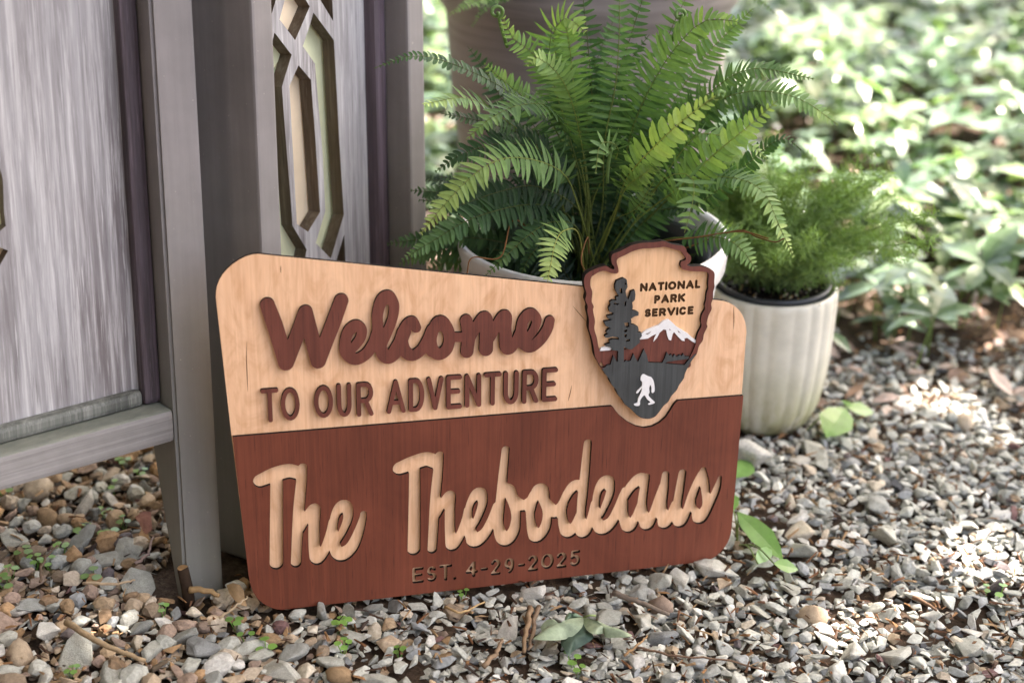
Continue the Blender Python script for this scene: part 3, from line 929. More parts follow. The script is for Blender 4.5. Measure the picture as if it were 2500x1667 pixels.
M_WHITEPOT = m_glaze('white_glaze', (0.66, 0.655, 0.64), None, 0.35)
M_CELADON = m_glaze('cream_celadon_glaze', (0.63, 0.605, 0.505), (0.27, 0.265, 0.115), 0.4)
M_NURSERY = m_plain('black_green_plastic', (0.012, 0.017, 0.016), 0.45, 0.4, 0.2, 80)
M_NURSERY_BLUE = m_plain('charcoal_blue_plastic', (0.022, 0.027, 0.032), 0.4, 0.5, 0.2, 80)
M_SOIL = m_plain('potting_soil', (0.010, 0.007, 0.005), 0.95, 0.1, 0.5, 260, 0.8)
M_BIT = m_attr('perlite_and_bark', 0.9, 0.2, 300, 0.2, 0.2)


def m_swirl():
    k = NT('brown_grey_stoneware')
    v = k.coord((2.0, 2.0, 42))
    w = k.noise(v, 1.0, 5, 0.62, 1.2)
    n = k.noise(k.coord((1, 1, 1)), 6, 3, 0.5)
    c = k.ramp(w, [(0.36, (0.145, 0.126, 0.122)), (0.50, (0.235, 0.207, 0.200)), (0.68, (0.29, 0.26, 0.25))])
    c = k.mix(0.6, c, k.ramp(n, [(0.3, (0.86, 0.84, 0.86)), (0.7, (1.12, 1.08, 1.08))]), 'MULTIPLY')
    k.base(c); k.bump(w, 0.35, 0.002)
    return k.set(0.6, 0.35)


M_SWIRL = m_swirl()


def soil_disc(m, r, z, n=40, rings=7, bump=0.006, seed=1):
    rr = random.Random(seed)
    vs = [(0, 0, z + rr.uniform(0, bump))]; fs = []
    for k in range(1, rings + 1):
        for i in range(n):
            th = 2 * math.pi * i / n
            vs.append((r * k / rings * math.cos(th), r * k / rings * math.sin(th), z + rr.uniform(-bump, bump) * (k < rings)))
    for i in range(n):
        fs.append((0, 1 + i, 1 + (i + 1) % n))
    for k in range(rings - 1):
        for i in range(n):
            fs.append((1 + k * n + i, 1 + (k + 1) * n + i, 1 + (k + 1) * n + (i + 1) % n, 1 + k * n + (i + 1) % n))
    m.add(vs, fs)


def place(o, loc):
    o.location = loc
    return o


# white glazed planter that holds the fern
D_ = 1.90
FP = CAMP + ray(1445, 566) * D_
FP_R = 336 / FPX * D_
FP_Z = gz(FP[0])
fh = FP[2] - FP_Z
planter = empty('fern_planter', (FP[0], FP[1], FP_Z))
tag(planter, 'round white glazed planter behind the wooden sign, holding the big fern', 'planter')
m = MB()
R = FP_R
prof = [(0.0, 0.0), (R * .66, 0.0), (R * .70, 0.006), (R * .78, fh * .30), (R * .86, fh * .62), (R * .925, fh * .85), (R * .93, fh * .868), (R * .962, fh * .876), (R * .975, fh * .89), (R * .995, fh * .985), (R * .985, fh), (R * .955, fh * 1.002), (R * .935, fh * .985),
        (R * .90, fh * .86), (R * .80, fh * .5), (R * .7, 0.02), (0.0, 0.02)]
m.lathe(prof, 80)
m.build('glazed_shell', M_WHITEPOT, planter, True).data.transform(Matrix.Translation((FP[0], FP[1], FP_Z)))

nz = FP_Z + 0.022
npot = empty('nursery_pot', (FP[0], FP[1], nz))
tag(npot, 'black-green plastic nursery pot set inside the white planter', 'pot')
nh = fh - 0.046
rN = R * .865
m = MB(); m.lathe([(0, 0), (rN * .80, 0), (rN * .93, nh * .86), (rN * .99, nh * .865), (rN, nh * .90), (rN * 1.02, nh), (rN * .97, nh), (rN * .95, nh * .9), (rN * .92, nh * .86), (rN * .80, 0.01)], 56)
m.build('pot_shell', M_NURSERY, npot, True).data.transform(Matrix.Translation((FP[0], FP[1], nz)))
m = MB(); soil_disc(m, rN * .92, nh * .84, seed=3)
m.build('soil', M_SOIL, npot, True).data.transform(Matrix.Translation((FP[0], FP[1], nz)))
CROWN = np.array([FP[0], FP[1], nz + nh * .85])

# tall stoneware pot at the back
D2 = 2.42
TP = CAMP + ray(1436, -95) * D2
TP_R = 382 / FPX * D2
TP_Z = gz(TP[0])
th_ = TP[2] - TP_Z
tall = empty('tall_pot', (TP[0], TP[1], TP_Z))
tag(tall, 'large brown-grey stoneware pot with swirling bands, standing behind the fern', 'pot')
m = MB(); R = TP_R
m.lathe([(0, 0), (R * .66, 0), (R * .70, .01), (R * .80, th_ * .3), (R * .885, th_ * .62), (R * .905, th_ * .80), (R * .915, th_ * .86), (R * .925, th_ * .88), (R * .965, th_ * .905), (R * 1.0, th_ * .985), (R * .995, th_), (R * .95, th_ * 1.002), (R * .93, th_ * .98), (R * .87, th_ * .84), (R * .80, th_ * .5), (0, th_ * .48)], 96)
m.build('stoneware_shell', M_SWIRL, tall, True).data.transform(Matrix.Translation((TP[0], TP[1], TP_Z)))
m = MB(); soil_disc(m, R * .87, th_ * .86, seed=9)
m.build('soil', M_SOIL, tall, True).data.transform(Matrix.Translation((TP[0], TP[1], TP_Z)))

# ribbed cream pot on the right
bp = ground(1890, 1068)
CP_R = 0.0960
CP = np.array([0.0, 0.0, 0.0])
yc = bp[1] + 0.068
q = at(1889, 690, yc)
CP = np.array([q[0], yc, gz(q[0]) - 0.004])
ch_ = q[2] - CP[2]
cream = empty('ribbed_pot', tuple(CP))
tag(cream, 'cream ribbed ceramic pot with mossy base, beside the sign', 'pot')
m = MB(); R = CP_R
NR = 22
def rib(th, k):
    t = th + .035 * math.sin(th * 3.1 + 1) + .02 * math.sin(th * 7.3)
    return 1.0 + ((0.024 + .006 * math.sin(th * 5)) * (abs(math.sin(t * NR / 2)) - 0.55) if 1 < k < 12 else 0.0) + .006 * math.sin(th * 2 + k * .5)
cprof = [(0, 0), (R * .58, 0), (R * .66, .004), (R * .765, .018), (R * .865, ch_ * .20), (R * .93, ch_ * .36), (R * .965, ch_ * .52), (R * .985, ch_ * .68), (R * .995, ch_ * .82), (R * .998, ch_ * .91), (R * .998, ch_ * .955), (R * .992, ch_ * .985), (R * .975, ch_), (R * .94, ch_), (R * .92, ch_ * .96), (R * .90, ch_ * .7), (R * .8, ch_ * .3), (0, 0.02)]
m.lathe(cprof, 220, rib)
m.build('ribbed_shell', M_CELADON, cream, True).data.transform(Matrix.Translation(tuple(CP)))
n2 = empty('nursery_pot', (CP[0], CP[1], CP[2] + 0.024))
tag(n2, 'charcoal plastic nursery pot sunk in the cream ribbed pot', 'pot')
h2 = ch_ - 0.024 + 0.006
r2 = R * .885
m = MB(); m.lathe([(0, 0), (r2 * .72, 0), (r2 * .985, h2 * .90), (r2 * 1.0, h2 * .905), (r2 * 1.005, h2 * .985), (r2 * .995, h2), (r2 * .95, h2), (r2 * .93, h2 * .95), (r2 * .70, 0.01)], 64)
m.build('pot_shell', M_NURSERY_BLUE, n2, True).data.transform(Matrix.Translation((CP[0], CP[1], CP[2] + 0.024)))
m = MB(); soil_disc(m, r2 * .93, h2 * .94, seed=5, bump=0.004)
so = m.build('soil', M_SOIL, n2, True); so.data.transform(Matrix.Translation((CP[0], CP[1], CP[2] + 0.024)))
m = MB(); rr = random.Random(11)
for i in range(170):
    a = rr.uniform(0, 2 * math.pi); d = r2 * .9 * math.sqrt(rr.random()); s = rr.uniform(.0008, .0026)
    c = rr.choice([(0.55, 0.52, 0.46), (0.42, 0.36, 0.26), (0.10, 0.065, 0.04), (0.06, 0.04, 0.03), (0.3, 0.19, 0.08)])
    x, y, z = CP[0] + d * math.cos(a), CP[1] + d * math.sin(a), CP[2] + .024 + h2 * .94 + .003
    m.add([(x + s, y, z), (x - s, y + s * .3, z), (x, y + s, z + s * .4), (x, y - s, z + .3 * s), (x, y, z + s * 1.3), (x, y, z - s)], [(0, 2, 4), (2, 1, 4), (1, 3, 4), (3, 0, 4), (2, 0, 5), (1, 2, 5), (3, 1, 5), (0, 3, 5)], 0, c)
pb = m.build('perlite', M_BIT, n2); pb['kind'] = 'stuff'
ASP = np.array([CP[0], CP[1], CP[2] + 0.024 + h2 * .94])
# ================================================================== plants
M_FERN = m_attr('fern_leaf', 0.50, 0.28, 90, 0.18, 0.15, 0.32)
M_LEAF = m_attr('woodland_leaf', 0.30, 0.7, 45, 0.14, 0.1, 0.34)
M_FEATHER = m_attr('feathery_needle', 0.6, 0.3, 60, 0.15, 0.0, 0.35)
M_DRY = m_attr('dry_leaf', 0.8, 0.2, 120, 0.25, 0.2, 0.15)
M_BARK = m_attr('bark', 0.9, 0.15, 90, 0.3, 0.5)

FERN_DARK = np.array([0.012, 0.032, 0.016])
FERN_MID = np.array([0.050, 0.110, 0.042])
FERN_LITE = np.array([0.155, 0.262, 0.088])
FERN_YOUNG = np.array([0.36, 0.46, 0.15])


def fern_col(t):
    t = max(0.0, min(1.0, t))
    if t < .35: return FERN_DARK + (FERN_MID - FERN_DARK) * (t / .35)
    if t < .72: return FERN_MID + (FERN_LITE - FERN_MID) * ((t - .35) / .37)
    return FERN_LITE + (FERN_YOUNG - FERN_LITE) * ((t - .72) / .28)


def hides_rim(path):
    return any(p[0] > cx + .085 and p[2] < cz + .12 for p in path)


def frond_mesh(path, W, tone, N, rr, spacing=0.0070, bare=0.10, curl=0.25, tip=0.25, lift=0.12, wf=.48, sweep=.08, rnd_tip=False):
    """arching rachis with paired leaflets; W longest leaflet, tone 0 dark .. 1 young"""
    pts = catmull(path, 14)
    P = np.array(pts)
    seg = np.linalg.norm(np.diff(P, axis=0), axis=1)
    L = np.concatenate([[0], np.cumsum(seg)])
    tot = L[-1]
    m = MB()
    nt = 26
    tt = np.linspace(0, tot, nt)
    cl = np.array([[np.interp(t, L, P[:, k]) for k in range(3)] for t in tt])
    rc = fern_col(tone) * np.array([1.25, 0.95, 0.8]) + np.array([0.02, 0.012, 0])
    m.tube(cl, [0.0013 * (1 - .65 * t / tot) for t in tt], 5, tuple(rc))
    N = np.array(N, float)
    t = tot * bare
    k = 0
    while t < tot:
        f = (t / tot - bare) / (1 - bare)
        p = np.array([np.interp(t, L, P[:, a]) for a in range(3)])
        q = np.array([np.interp(min(t + .004, tot), L, P[:, a]) for a in range(3)]); o = np.array([np.interp(max(t - .004, 0), L, P[:, a]) for a in range(3)])
        T = (q - o); T = T / (np.linalg.norm(T) + 1e-9)
        S = np.cross(T, N); S /= (np.linalg.norm(S) + 1e-9)
        Nn = np.cross(S, T)
        env = (min(1.0, .55 + f * 3.2)) * (1 - f ** 2.3) ** .7
        env = max(env, 0.10)
        for sd in (-1, 1):
            ln = W * env * rr.uniform(.86, 1.08)
            wd = min(spacing * wf, ln * .24) * rr.uniform(.85, 1.1)
            fa = rr.gauss(sweep, .10) + .32 * f * f
            dr = S * sd * math.cos(fa) + T * math.sin(fa)
            up = Nn * (lift + rr.gauss(0, .10))
            dr = dr + up; dr /= np.linalg.norm(dr)
            side = np.cross(Nn, dr); side /= np.linalg.norm(side)
            roll = rr.gauss(0, .22)
            side = side * math.cos(roll) + Nn * math.sin(roll)
            nn = np.cross(dr, side)
            cv = -curl * rr.uniform(.4, 1.4)
            vs = []; cs_ = []
            c0 = fern_col(tone - .22 * (1 - f) ** 2 + tip * f * f + rr.gauss(0, .045))  # leaflets coloured darker towards the frond base for shade in the crown
            prof = ((0, .55), (.13, .95), (.55, 1.0), (.85, .72), (1.0, .14)) if rnd_tip else ((0, .55), (.14, 1.0), (.55, .80), (.86, .44), (1.0, .06))
            for a, wv in prof:
                bend = nn * (cv * ln * a * a) + T * (.10 * ln * a * a)
                c = p + dr * (ln * a) + bend
                for e in (-1, 0, 1):
                    vs.append(c + side * (e * wd * wv) + nn * (-.18 * wd * wv * (e == 0)))
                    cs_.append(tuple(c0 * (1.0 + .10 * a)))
            fs = []
            for r_ in range(4):
                b = r_ * 3
                fs += [(b, b + 1, b + 4, b + 3), (b + 1, b + 2, b + 5, b + 4)]
            m.add(vs, fs, 0, cs_)
        t += spacing * (.75 + .35 * (1 - f)) * rr.uniform(.93, 1.07)
        k += 1
    return m


fern = empty('fern', tuple(CROWN))
tag(fern, 'lush green sword fern with long arching fronds, growing from the white planter', 'fern')
fr_ = random.Random(21)
UPF = (0, -.62, .78)
cx, cy, cz = CROWN
# traced fronds: picture points with their distance from the camera, leaflet length, tone
FR = [
    ([(1290, 330, 1.74), (1200, 235, 1.70), (1090, 168, 1.67), (960, 128, 1.65), (858, 158, 1.63)], .017, .26, (0, -.45, .88), .10),
    ([(1260, 380, 1.72), (1150, 268, 1.68), (1070, 226, 1.64), (972, 240, 1.60)], .028, .62, (-.1, -.5, .85), .34),
    ([(1330, 420, 1.74), (1275, 262, 1.68), (1205, 240, 1.64), (1130, 270, 1.61), (1070, 322, 1.59)], .036, .50, (-.25, -.5, .83), .22),
    ([(1330, 480, 1.70), (1290, 395, 1.65), (1190, 362, 1.60), (1110, 385, 1.57), (1030, 460, 1.55), (968, 535, 1.53)], .034, .70, (-.3, -.72, .62), .30),
    ([(1310, 500, 1.72), (1220, 470, 1.66), (1090, 500, 1.61), (1000, 550, 1.58), (926, 595, 1.56)], .030, .26, (-.2, -.7, .68), .30),
    ([(1380, 500, 1.72), (1388, 330, 1.63), (1412, 210, 1.61), (1422, 90, 1.61), (1424, -60, 1.63)], .044, .46, (0, -.97, .2), .02),
    ([(1420, 480, 1.77), (1445, 320, 1.72), (1500, 190, 1.70), (1560, 100, 1.69), (1620, 48, 1.68), (1692, 50, 1.66)], .044, .42, (-.25, -.72, .62), .42),
    ([(1410, 500, 1.74), (1440, 410, 1.66), (1510, 330, 1.61), (1580, 268, 1.59), (1655, 212, 1.58)], .040, .84, (.0, -.86, .5), .10),
    ([(1450, 520, 1.76), (1560, 430, 1.70), (1640, 355, 1.66), (1720, 290, 1.64), (1785, 232, 1.63)], .040, .74, (.05, -.86, .5), .12),
    ([(1470, 460, 1.80), (1560, 290, 1.76), (1640, 205, 1.74), (1730, 158, 1.72), (1870, 182, 1.70)], .030, .46, (.1, -.55, .8), .15),
    ([(1480, 450, 1.82), (1600, 270, 1.78), (1710, 212, 1.75), (1830, 225, 1.72), (1926, 288, 1.70)], .031, .56, (.3, -.6, .75), .24),
    ([(1470, 520, 1.78), (1580, 420, 1.70), (1680, 408, 1.66), (1752, 440, 1.63), (1790, 520, 1.61), (1822, 588, 1.60)], .029, .55, (.4, -.6, .7), .42),
    ([(1500, 560, 1.72), (1600, 545, 1.68), (1665, 548, 1.66), (1705, 575, 1.65), (1738, 622, 1.64)], .026, .52, (.3, -.75, .6), .25),
    ([(1450, 500, 1.72), (1530, 410, 1.62), (1588, 405, 1.59), (1592, 460, 1.57), (1572, 535, 1.56)], .032, .58, (.0, -.95, .3), .10),
    ([(1330, 540, 1.68), (1295, 530, 1.62), (1275, 560, 1.585), (1266, 605, 1.565), (1256, 655, 1.55)], .026, .88, (.1, -.9, .42), .12),
    ([(1330, 530, 1.70), (1270, 510, 1.66), (1215, 540, 1.63), (1160, 590, 1.61), (1116, 632, 1.60)], .020, .40, (-.3, -.75, .6), .10),
    ([(1320, 540, 1.72), (1262, 545, 1.68), (1220, 585, 1.65), (1196, 632, 1.64)], .016, .30, (-.2, -.8, .6), .10),
    ([(1345, 440, 1.74), (1290, 250, 1.70), (1230, 130, 1.68), (1180, 90, 1.67), (1150, 28, 1.67)], .024, .66, (-.3, -.85, .4), .20),
    ([(1350, 420, 1.76), (1300, 200, 1.72), (1270, 90, 1.70), (1300, 42, 1.68), (1345, 75, 1.66)], .040, .60, (-.2, -.8, .55), .30),
    ([(1350, 430, 1.75), (1320, 220, 1.69), (1310, 120, 1.67), (1300, 62, 1.66)], .040, .56, (0, -.95, .3), .20),
    ([(1340, 430, 1.73), (1285, 240, 1.67), (1262, 140, 1.65), (1268, 62, 1.65)], .042, .40, (0, -.96, .3), .10),
    ([(1350, 450, 1.72), (1330, 300, 1.66), (1295, 190, 1.63), (1240, 135, 1.61), (1210, 150, 1.60)], .030, .55, (-.3, -.7, .6), .35),
    ([(1360, 470, 1.70), (1420, 350, 1.64), (1380, 330, 1.60), (1368, 400, 1.58)], .020, .58, (0, -.95, .3), .16),
    ([(1400, 510, 1.72), (1440, 430, 1.66), (1480, 400, 1.63), (1512, 372, 1.62)], .020, .74, (0, -.9, .45), .10),
    ([(1400, 520, 1.71), (1460, 480, 1.66), (1500, 420, 1.64)], .016, .55, (0, -.9, .45), .10),
    ([(1390, 470, 1.78), (1400, 260, 1.76), (1450, 80, 1.75), (1490, -40, 1.75)], .040, .34, (.0, -.96, .25), .05),
    ([(1410, 470, 1.80), (1470, 250, 1.79), (1545, 60, 1.78), (1600, -50, 1.78)], .040, .44, (.1, -.93, .3), .10),
    ([(1360, 450, 1.79), (1360, 240, 1.78), (1350, 100, 1.77), (1335, -40, 1.77)], .042, .24, (.0, -.96, .25), .05),
    ([(1440, 460, 1.82), (1520, 280, 1.82), (1620, 130, 1.82), (1730, 20, 1.82)], .034, .50, (.1, -.9, .4), .15),
    ([(1450, 520, 1.75), (1580, 330, 1.70), (1640, 310, 1.68), (1720, 330, 1.66), (1765, 372, 1.65)], .020, .62, (.3, -.6, .7), .3),
    ([(1330, 470, 1.73), (1260, 360, 1.68), (1170, 330, 1.66), (1070, 350, 1.63), (1000, 395, 1.62)], .030, .20, (-.2, -.6, .75), .05),
    ([(1330, 450, 1.76), (1230, 330, 1.73), (1130, 285, 1.71), (1010, 260, 1.69)], .022, .14, (0, -.5, .85), .05),
    ([(1340, 500, 1.72), (1240, 430, 1.68), (1150, 440, 1.65), (1060, 470, 1.63), (985, 480, 1.62)], .028, .16, (-.1, -.75, .62), .05),
    ([(1350, 420, 1.79), (1290, 320, 1.77), (1215, 235, 1.755), (1150, 180, 1.75), (1112, 145, 1.74)], .024, .60, (-.3, -.75, .55), .2),
    ([(1480, 500, 1.78), (1600, 470, 1.74), (1690, 400, 1.72), (1790, 320, 1.70), (1840, 345, 1.69)], .022, .30, (.3, -.5, .8), .1),
]
for pts, W, tone, N, tip in FR:
    path = [(cx + fr_.uniform(-.02, .02), cy + fr_.uniform(-.02, .02), cz - .004)] + [dat(*p) for p in pts]
    path = [path[0]] + path[1:]
    vert = abs(N[2]) < .36
    broad = tone > .7 and W > .035
    A_ = np.array(path); sl = np.linalg.norm(np.diff(A_, axis=0), axis=1)
    bare = (sl[0] + sl[1] * (.75 if tone > .5 else .35)) / sl.sum()
    if vert and len(pts) > 3: kw = dict(spacing=.0106, wf=.26, curl=-.18, lift=0.0, sweep=-.04); W = min(W, .033)
    elif broad: kw = dict(spacing=.0104, wf=.45, curl=.15, lift=.05, sweep=.22, rnd_tip=True); W = .0285
    else: kw = dict(spacing=.0082 if W > .03 else .0072, wf=.42, curl=.2, lift=.1, sweep=.16, rnd_tip=tone < .45)
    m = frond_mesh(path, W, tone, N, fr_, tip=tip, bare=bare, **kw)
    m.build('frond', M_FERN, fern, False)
# inner fronds that fill the crown, coloured dark for the shade inside it
for i in range(66):
    az = fr_.uniform(0, 2 * math.pi)
    low = i % 2
    el = math.radians(fr_.uniform(28, 84) if not low else fr_.uniform(8, 55))
    Ln = fr_.uniform(.13, .33) if not low else fr_.uniform(.08, .19)
    dx, dy = math.cos(az), math.sin(az) * .8
    if dy < -.1: Ln *= .42
    p = np.array([cx + fr_.uniform(-.05, .05), cy + fr_.uniform(-.01, .07), cz - .004])
    path = [p.copy()]
    e = el
    for k in range(5):
        p = p + np.array([dx * math.cos(e), dy * math.cos(e), math.sin(e)]) * Ln / 5
        path.append(p.copy()); e -= fr_.uniform(.12, .42)
    if hides_rim(path): continue
    N = np.array([-dx * .25, -.62 - .2 * dy, .72])
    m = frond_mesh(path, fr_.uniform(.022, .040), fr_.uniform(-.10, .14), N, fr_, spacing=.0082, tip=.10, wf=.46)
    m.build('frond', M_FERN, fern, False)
# long outer fronds arching to both sides, low, toned darker for crown shade
for i in range(22):
    sgn = -1 if i % 2 else 1
    az = math.pi + fr_.uniform(-.55, .35) if sgn < 0 else fr_.uniform(.1, .8)
    e = math.radians(fr_.uniform(38, 70) if sgn < 0 else fr_.uniform(52, 76)); Ln = fr_.uniform(.20, .30)
    p = np.array([cx + sgn * .02, cy + fr_.uniform(-.03, .03), cz - .004]); path = [p.copy()]
    for k in range(6):
        p = p + np.array([math.cos(az) * math.cos(e), math.sin(az) * math.cos(e) * .7 - .1, math.sin(e)]) * Ln / 6
        path.append(p.copy()); e -= fr_.uniform(.12, .30)
    if hides_rim(path): continue
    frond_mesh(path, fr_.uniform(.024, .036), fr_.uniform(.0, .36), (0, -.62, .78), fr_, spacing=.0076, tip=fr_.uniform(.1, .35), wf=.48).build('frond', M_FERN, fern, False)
# tall upright fronds at the back of the crown
for i in range(20):
    az = fr_.uniform(0, 2 * math.pi); e = math.radians(fr_.uniform(68, 87)); Ln = fr_.uniform(.26, .37)
    p = np.array([cx + fr_.uniform(-.06, .06), cy + fr_.uniform(.0, .08), cz - .004]); path = [p.copy()]
    for k in range(6):
        p = p + np.array([math.cos(az) * math.cos(e), math.sin(az) * math.cos(e) * .5 + .02, math.sin(e)]) * Ln / 6
        path.append(p.copy()); e -= fr_.uniform(.02, .16)
    frond_mesh(path, fr_.uniform(.026, .034), fr_.uniform(.08, .46), (0, -.93, .35), fr_, spacing=.0098, tip=.1, wf=.33, curl=-.15, lift=0, sweep=.0, bare=.22).build('frond', M_FERN, fern, False)
# young coiled tips
for (X, Y, Yd, bx, by, rad) in ((1140, 26, 1.67, 1165, 110, .0085), (1560, 32, 1.72, 1545, 95, .008), (1652, 215, 1.58, 1620, 240, .005), (1400, 335, 1.63, 1395, 420, .006)):
    c = dat(X, Y, Yd); b = dat(bx, by, Yd + .01)
    pts = [b, b + (c - b) * .5]
    for k in range(16):
        a = -1.2 + k * .55; r_ = rad * (1 - k / 19)
        pts.append(c + np.array([math.cos(a) * r_, -.001 * k, math.sin(a) * r_]))
    m = MB(); m.tube(catmull(pts, 2), .0022, 6, tuple(fern_col(.72)))
    m.build('coiled_frond', M_FERN, fern, True)
# wiry runners over the rim
for pts in ([(1690, 530, 1.66), (1740, 545, 1.63), (1780, 556, 1.60), (1800, 548, 1.59)], [(1180, 505, 1.64), (1150, 590, 1.60), (1085, 592, 1.59), (1072, 630, 1.58)], [(1500, 560, 1.66), (1600, 545, 1.64), (1700, 532, 1.63), (1765, 548, 1.62)],
            [(1350, 545, 1.64), (1335, 600, 1.60), (1360, 645, 1.59)], [(1440, 590, 1.65), (1400, 615, 1.62), (1350, 650, 1.60)]):
    m = MB(); m.tube(catmull([CROWN * .35 + dat(*pts[0]) * .65] + [dat(*p) for p in pts], 8), .0009, 5, (.16, .075, .03))
    m.build('runner', M_BARK, fern, True)

# a second fern spills over the tall pot
tfern = empty('fern', (TP[0], TP[1], TP_Z + th_ * .86))
tag(tfern, 'green fern spilling over the rim of the tall stoneware pot', 'fern')
tc_ = np.array([TP[0], TP[1], TP_Z + th_ * .86])
TF = [([(1190, -90, 2.20), (1130, -15, 2.12), (1075, 10, 2.08), (1028, 36, 2.06)], .034, .52), ([(1260, -120, 2.2), (1190, -30, 2.1), (1120, 10, 2.07), (1085, 60, 2.05)], .030, .30), ([(1600, -120, 2.2), (1660, -60, 2.15), (1720, -20, 2.12), (1790, 40, 2.1)], .030, .4),
      ([(1500, -140, 2.2), (1520, -60, 2.1), (1530, 0, 2.07)], .03, .25), ([(1010, -160, 2.3), (960, -120, 2.26), (900, -90, 2.24)], .03, .4)]
for pts, W, tone in TF:
    frond_mesh([tc_] + [dat(*p) for p in pts], W, tone, (0, -.6, .8), fr_, spacing=.0075).build('frond', M_FERN, tfern, False)
for i in range(16):
    az = fr_.uniform(0, 2 * math.pi); e = math.radians(fr_.uniform(40, 80)); p = tc_.copy(); path = [p.copy()]; Ln = fr_.uniform(.25, .45)
    for k in range(5):
        p = p + np.array([math.cos(az) * math.cos(e), math.sin(az) * math.cos(e), math.sin(e)]) * Ln / 5
        path.append(p.copy()); e -= .3
    frond_mesh(path, .034, fr_.uniform(.1, .5), (0, -.6, .8), fr_, spacing=.0085).build('frond', M_FERN, tfern, False)

# feathery asparagus fern
asp = empty('asparagus_fern', tuple(ASP))
tag(asp, 'soft feathery asparagus fern growing in the cream ribbed pot', 'asparagus fern')
ar = random.Random(5)
for i in range(84):
    az = ar.uniform(0, 2 * math.pi)
    e = math.radians(ar.uniform(38, 88))
    Ln = ar.uniform(.12, .25)
    p = ASP + np.array([ar.uniform(-.03, .03), ar.uniform(-.03, .03), -.002])
    path = [p.copy()]
    for k in range(6):
        p = p + np.array([math.cos(az) * math.cos(e) * 1.05 + .02, math.sin(az) * math.cos(e), math.sin(e)]) * Ln / 6
        path.append(p.copy()); e -= ar.uniform(.02, .22)
    C = np.array(catmull(path, 6))
    m = MB()
    base = np.array([.115, .185, .072]) * ar.uniform(.75, 1.25)
    m.tube(C[::3], .0008, 4, tuple(base))
    nC = len(C)
    for k in range(int(Ln * 2500)):
        f = ar.uniform(.24, 1.0); idx = f * (nC - 1); i_ = int(idx); c = C[min(i_, nC - 2)] * (1 - (idx - i_)) + C[min(i_ + 1, nC - 1)] * (idx - i_)
        rad = .046 * (1 - .55 * f) * ar.uniform(.3, 1)
        v = np.array([ar.gauss(0, 1), ar.gauss(0, 1), ar.gauss(0, .7) + .35]); v /= np.linalg.norm(v)
        c = c + v * rad
        v2 = np.array([ar.gauss(0, 1), ar.gauss(0, 1), ar.gauss(0, 1) + .3]); v2 /= np.linalg.norm(v2)
        s = np.cross(v, v2); s /= np.linalg.norm(s) + 1e-6
        ln = ar.uniform(.005, .010)
        col = tuple(base * ar.uniform(.8, 1.5) + np.array([.05, .07, .0]) * f)
        m.add([c - v2 * ln, c + s * .0008, c + v2 * ln, c - s * .0008], [(0, 1, 2, 3)], 0, col)
    m.build('plume', M_FEATHER, asp, False)


# ------------------------------------------------------------------ woodland ground cover behind
def leaf_geo(m, base, dr, nn, ln, wd, col, fold=.25, droop=.3):
    side = np.cross(nn, dr); side /= np.linalg.norm(side) + 1e-9
    vs = []
    for a, w in ((0, .10), (.25, .78), (.55, 1.0), (.82, .55), (1.0, .03)):
        c = base + dr * (ln * a) - nn * (droop * ln * a * a)
        for e in (-1, 0, 1):
            vs.append(c + side * (e * wd * .5 * w) + nn * (fold * wd * .3 * w * abs(e)))
    fs = []
    for r_ in range(4):
        b = r_ * 3
        fs += [(b, b + 1, b + 4, b + 3), (b + 1, b + 2, b + 5, b + 4)]
    m.add(vs, fs, 0, tuple(col))


def plant_geo(m, p, h, nl, ln, rr, hue, stem=True):
    """upright stem with a whorl of pointed leaves"""
    top = p + np.array([rr.gauss(0, .12) * h, rr.gauss(0, .12) * h, h])
    if stem:
        m.tube([p - np.array([0, 0, .01]), (p + top) / 2 + np.array([rr.gauss(0, .01), 0, 0]), top], .0016, 4, (.16, .24, .07))
    a0 = rr.uniform(0, 6.28)
    for t in range(2 if h > .12 else 1):
        o = top - (top - p) * (.34 * t)
        for k in range(nl):
            a = a0 + t * .6 + k * 2 * math.pi / nl + rr.gauss(0, .15)
            e = rr.gauss(.18, .25)
            dr = np.array([math.cos(a) * math.cos(e), math.sin(a) * math.cos(e), math.sin(e)])
            nn = np.array([-math.cos(a) * math.sin(e), -math.sin(a) * math.sin(e), math.cos(e)]) + np.array([rr.gauss(0, .2), rr.gauss(0, .2), 0])
            l = ln * rr.uniform(.7, 1.2)
            leaf_geo(m, o, dr, nn / np.linalg.norm(nn), l, l * rr.uniform(.36, .55), hue * rr.uniform(.8, 1.25))


GREENS = [np.array(c) for c in ((.11, .18, .09), (.145, .225, .105), (.075, .14, .07), (.18, .25, .115), (.13, .20, .125))]


def edge_y(x):
    """far edge of the gravel"""
    return 2.22 - .08 * math.sin(x * 3.1) - .06 * max(0, x - .6) if x > .15 else 2.40


gr = random.Random(33)
cover = MB()
for i in range(4300):
    x = gr.uniform(-1.6, 4.2); y = gr.uniform(2.1, 6.6)
    if y < edge_y(x) + .06 or (x - TP[0]) ** 2 + (y - TP[1]) ** 2 < .36 ** 2: continue
    if x < -.35 and y < 2.7: continue
    dens = .9 if y > 2.7 else .85
    if gr.random() > dens: continue
    h = gr.uniform(.05, .20) * (1.25 if y > 3 else .8)
    plant_geo(cover, np.array([x, y, gz(x, y) - .008]), h, gr.choice((4, 5, 6, 7)), gr.uniform(.045, .095), gr, gr.choice(GREENS))
co = cover.build('ground_cover', M_LEAF)
tag(co, 'dense low leafy woodland plants spreading behind the gravel', 'ground cover', kind='stuff')

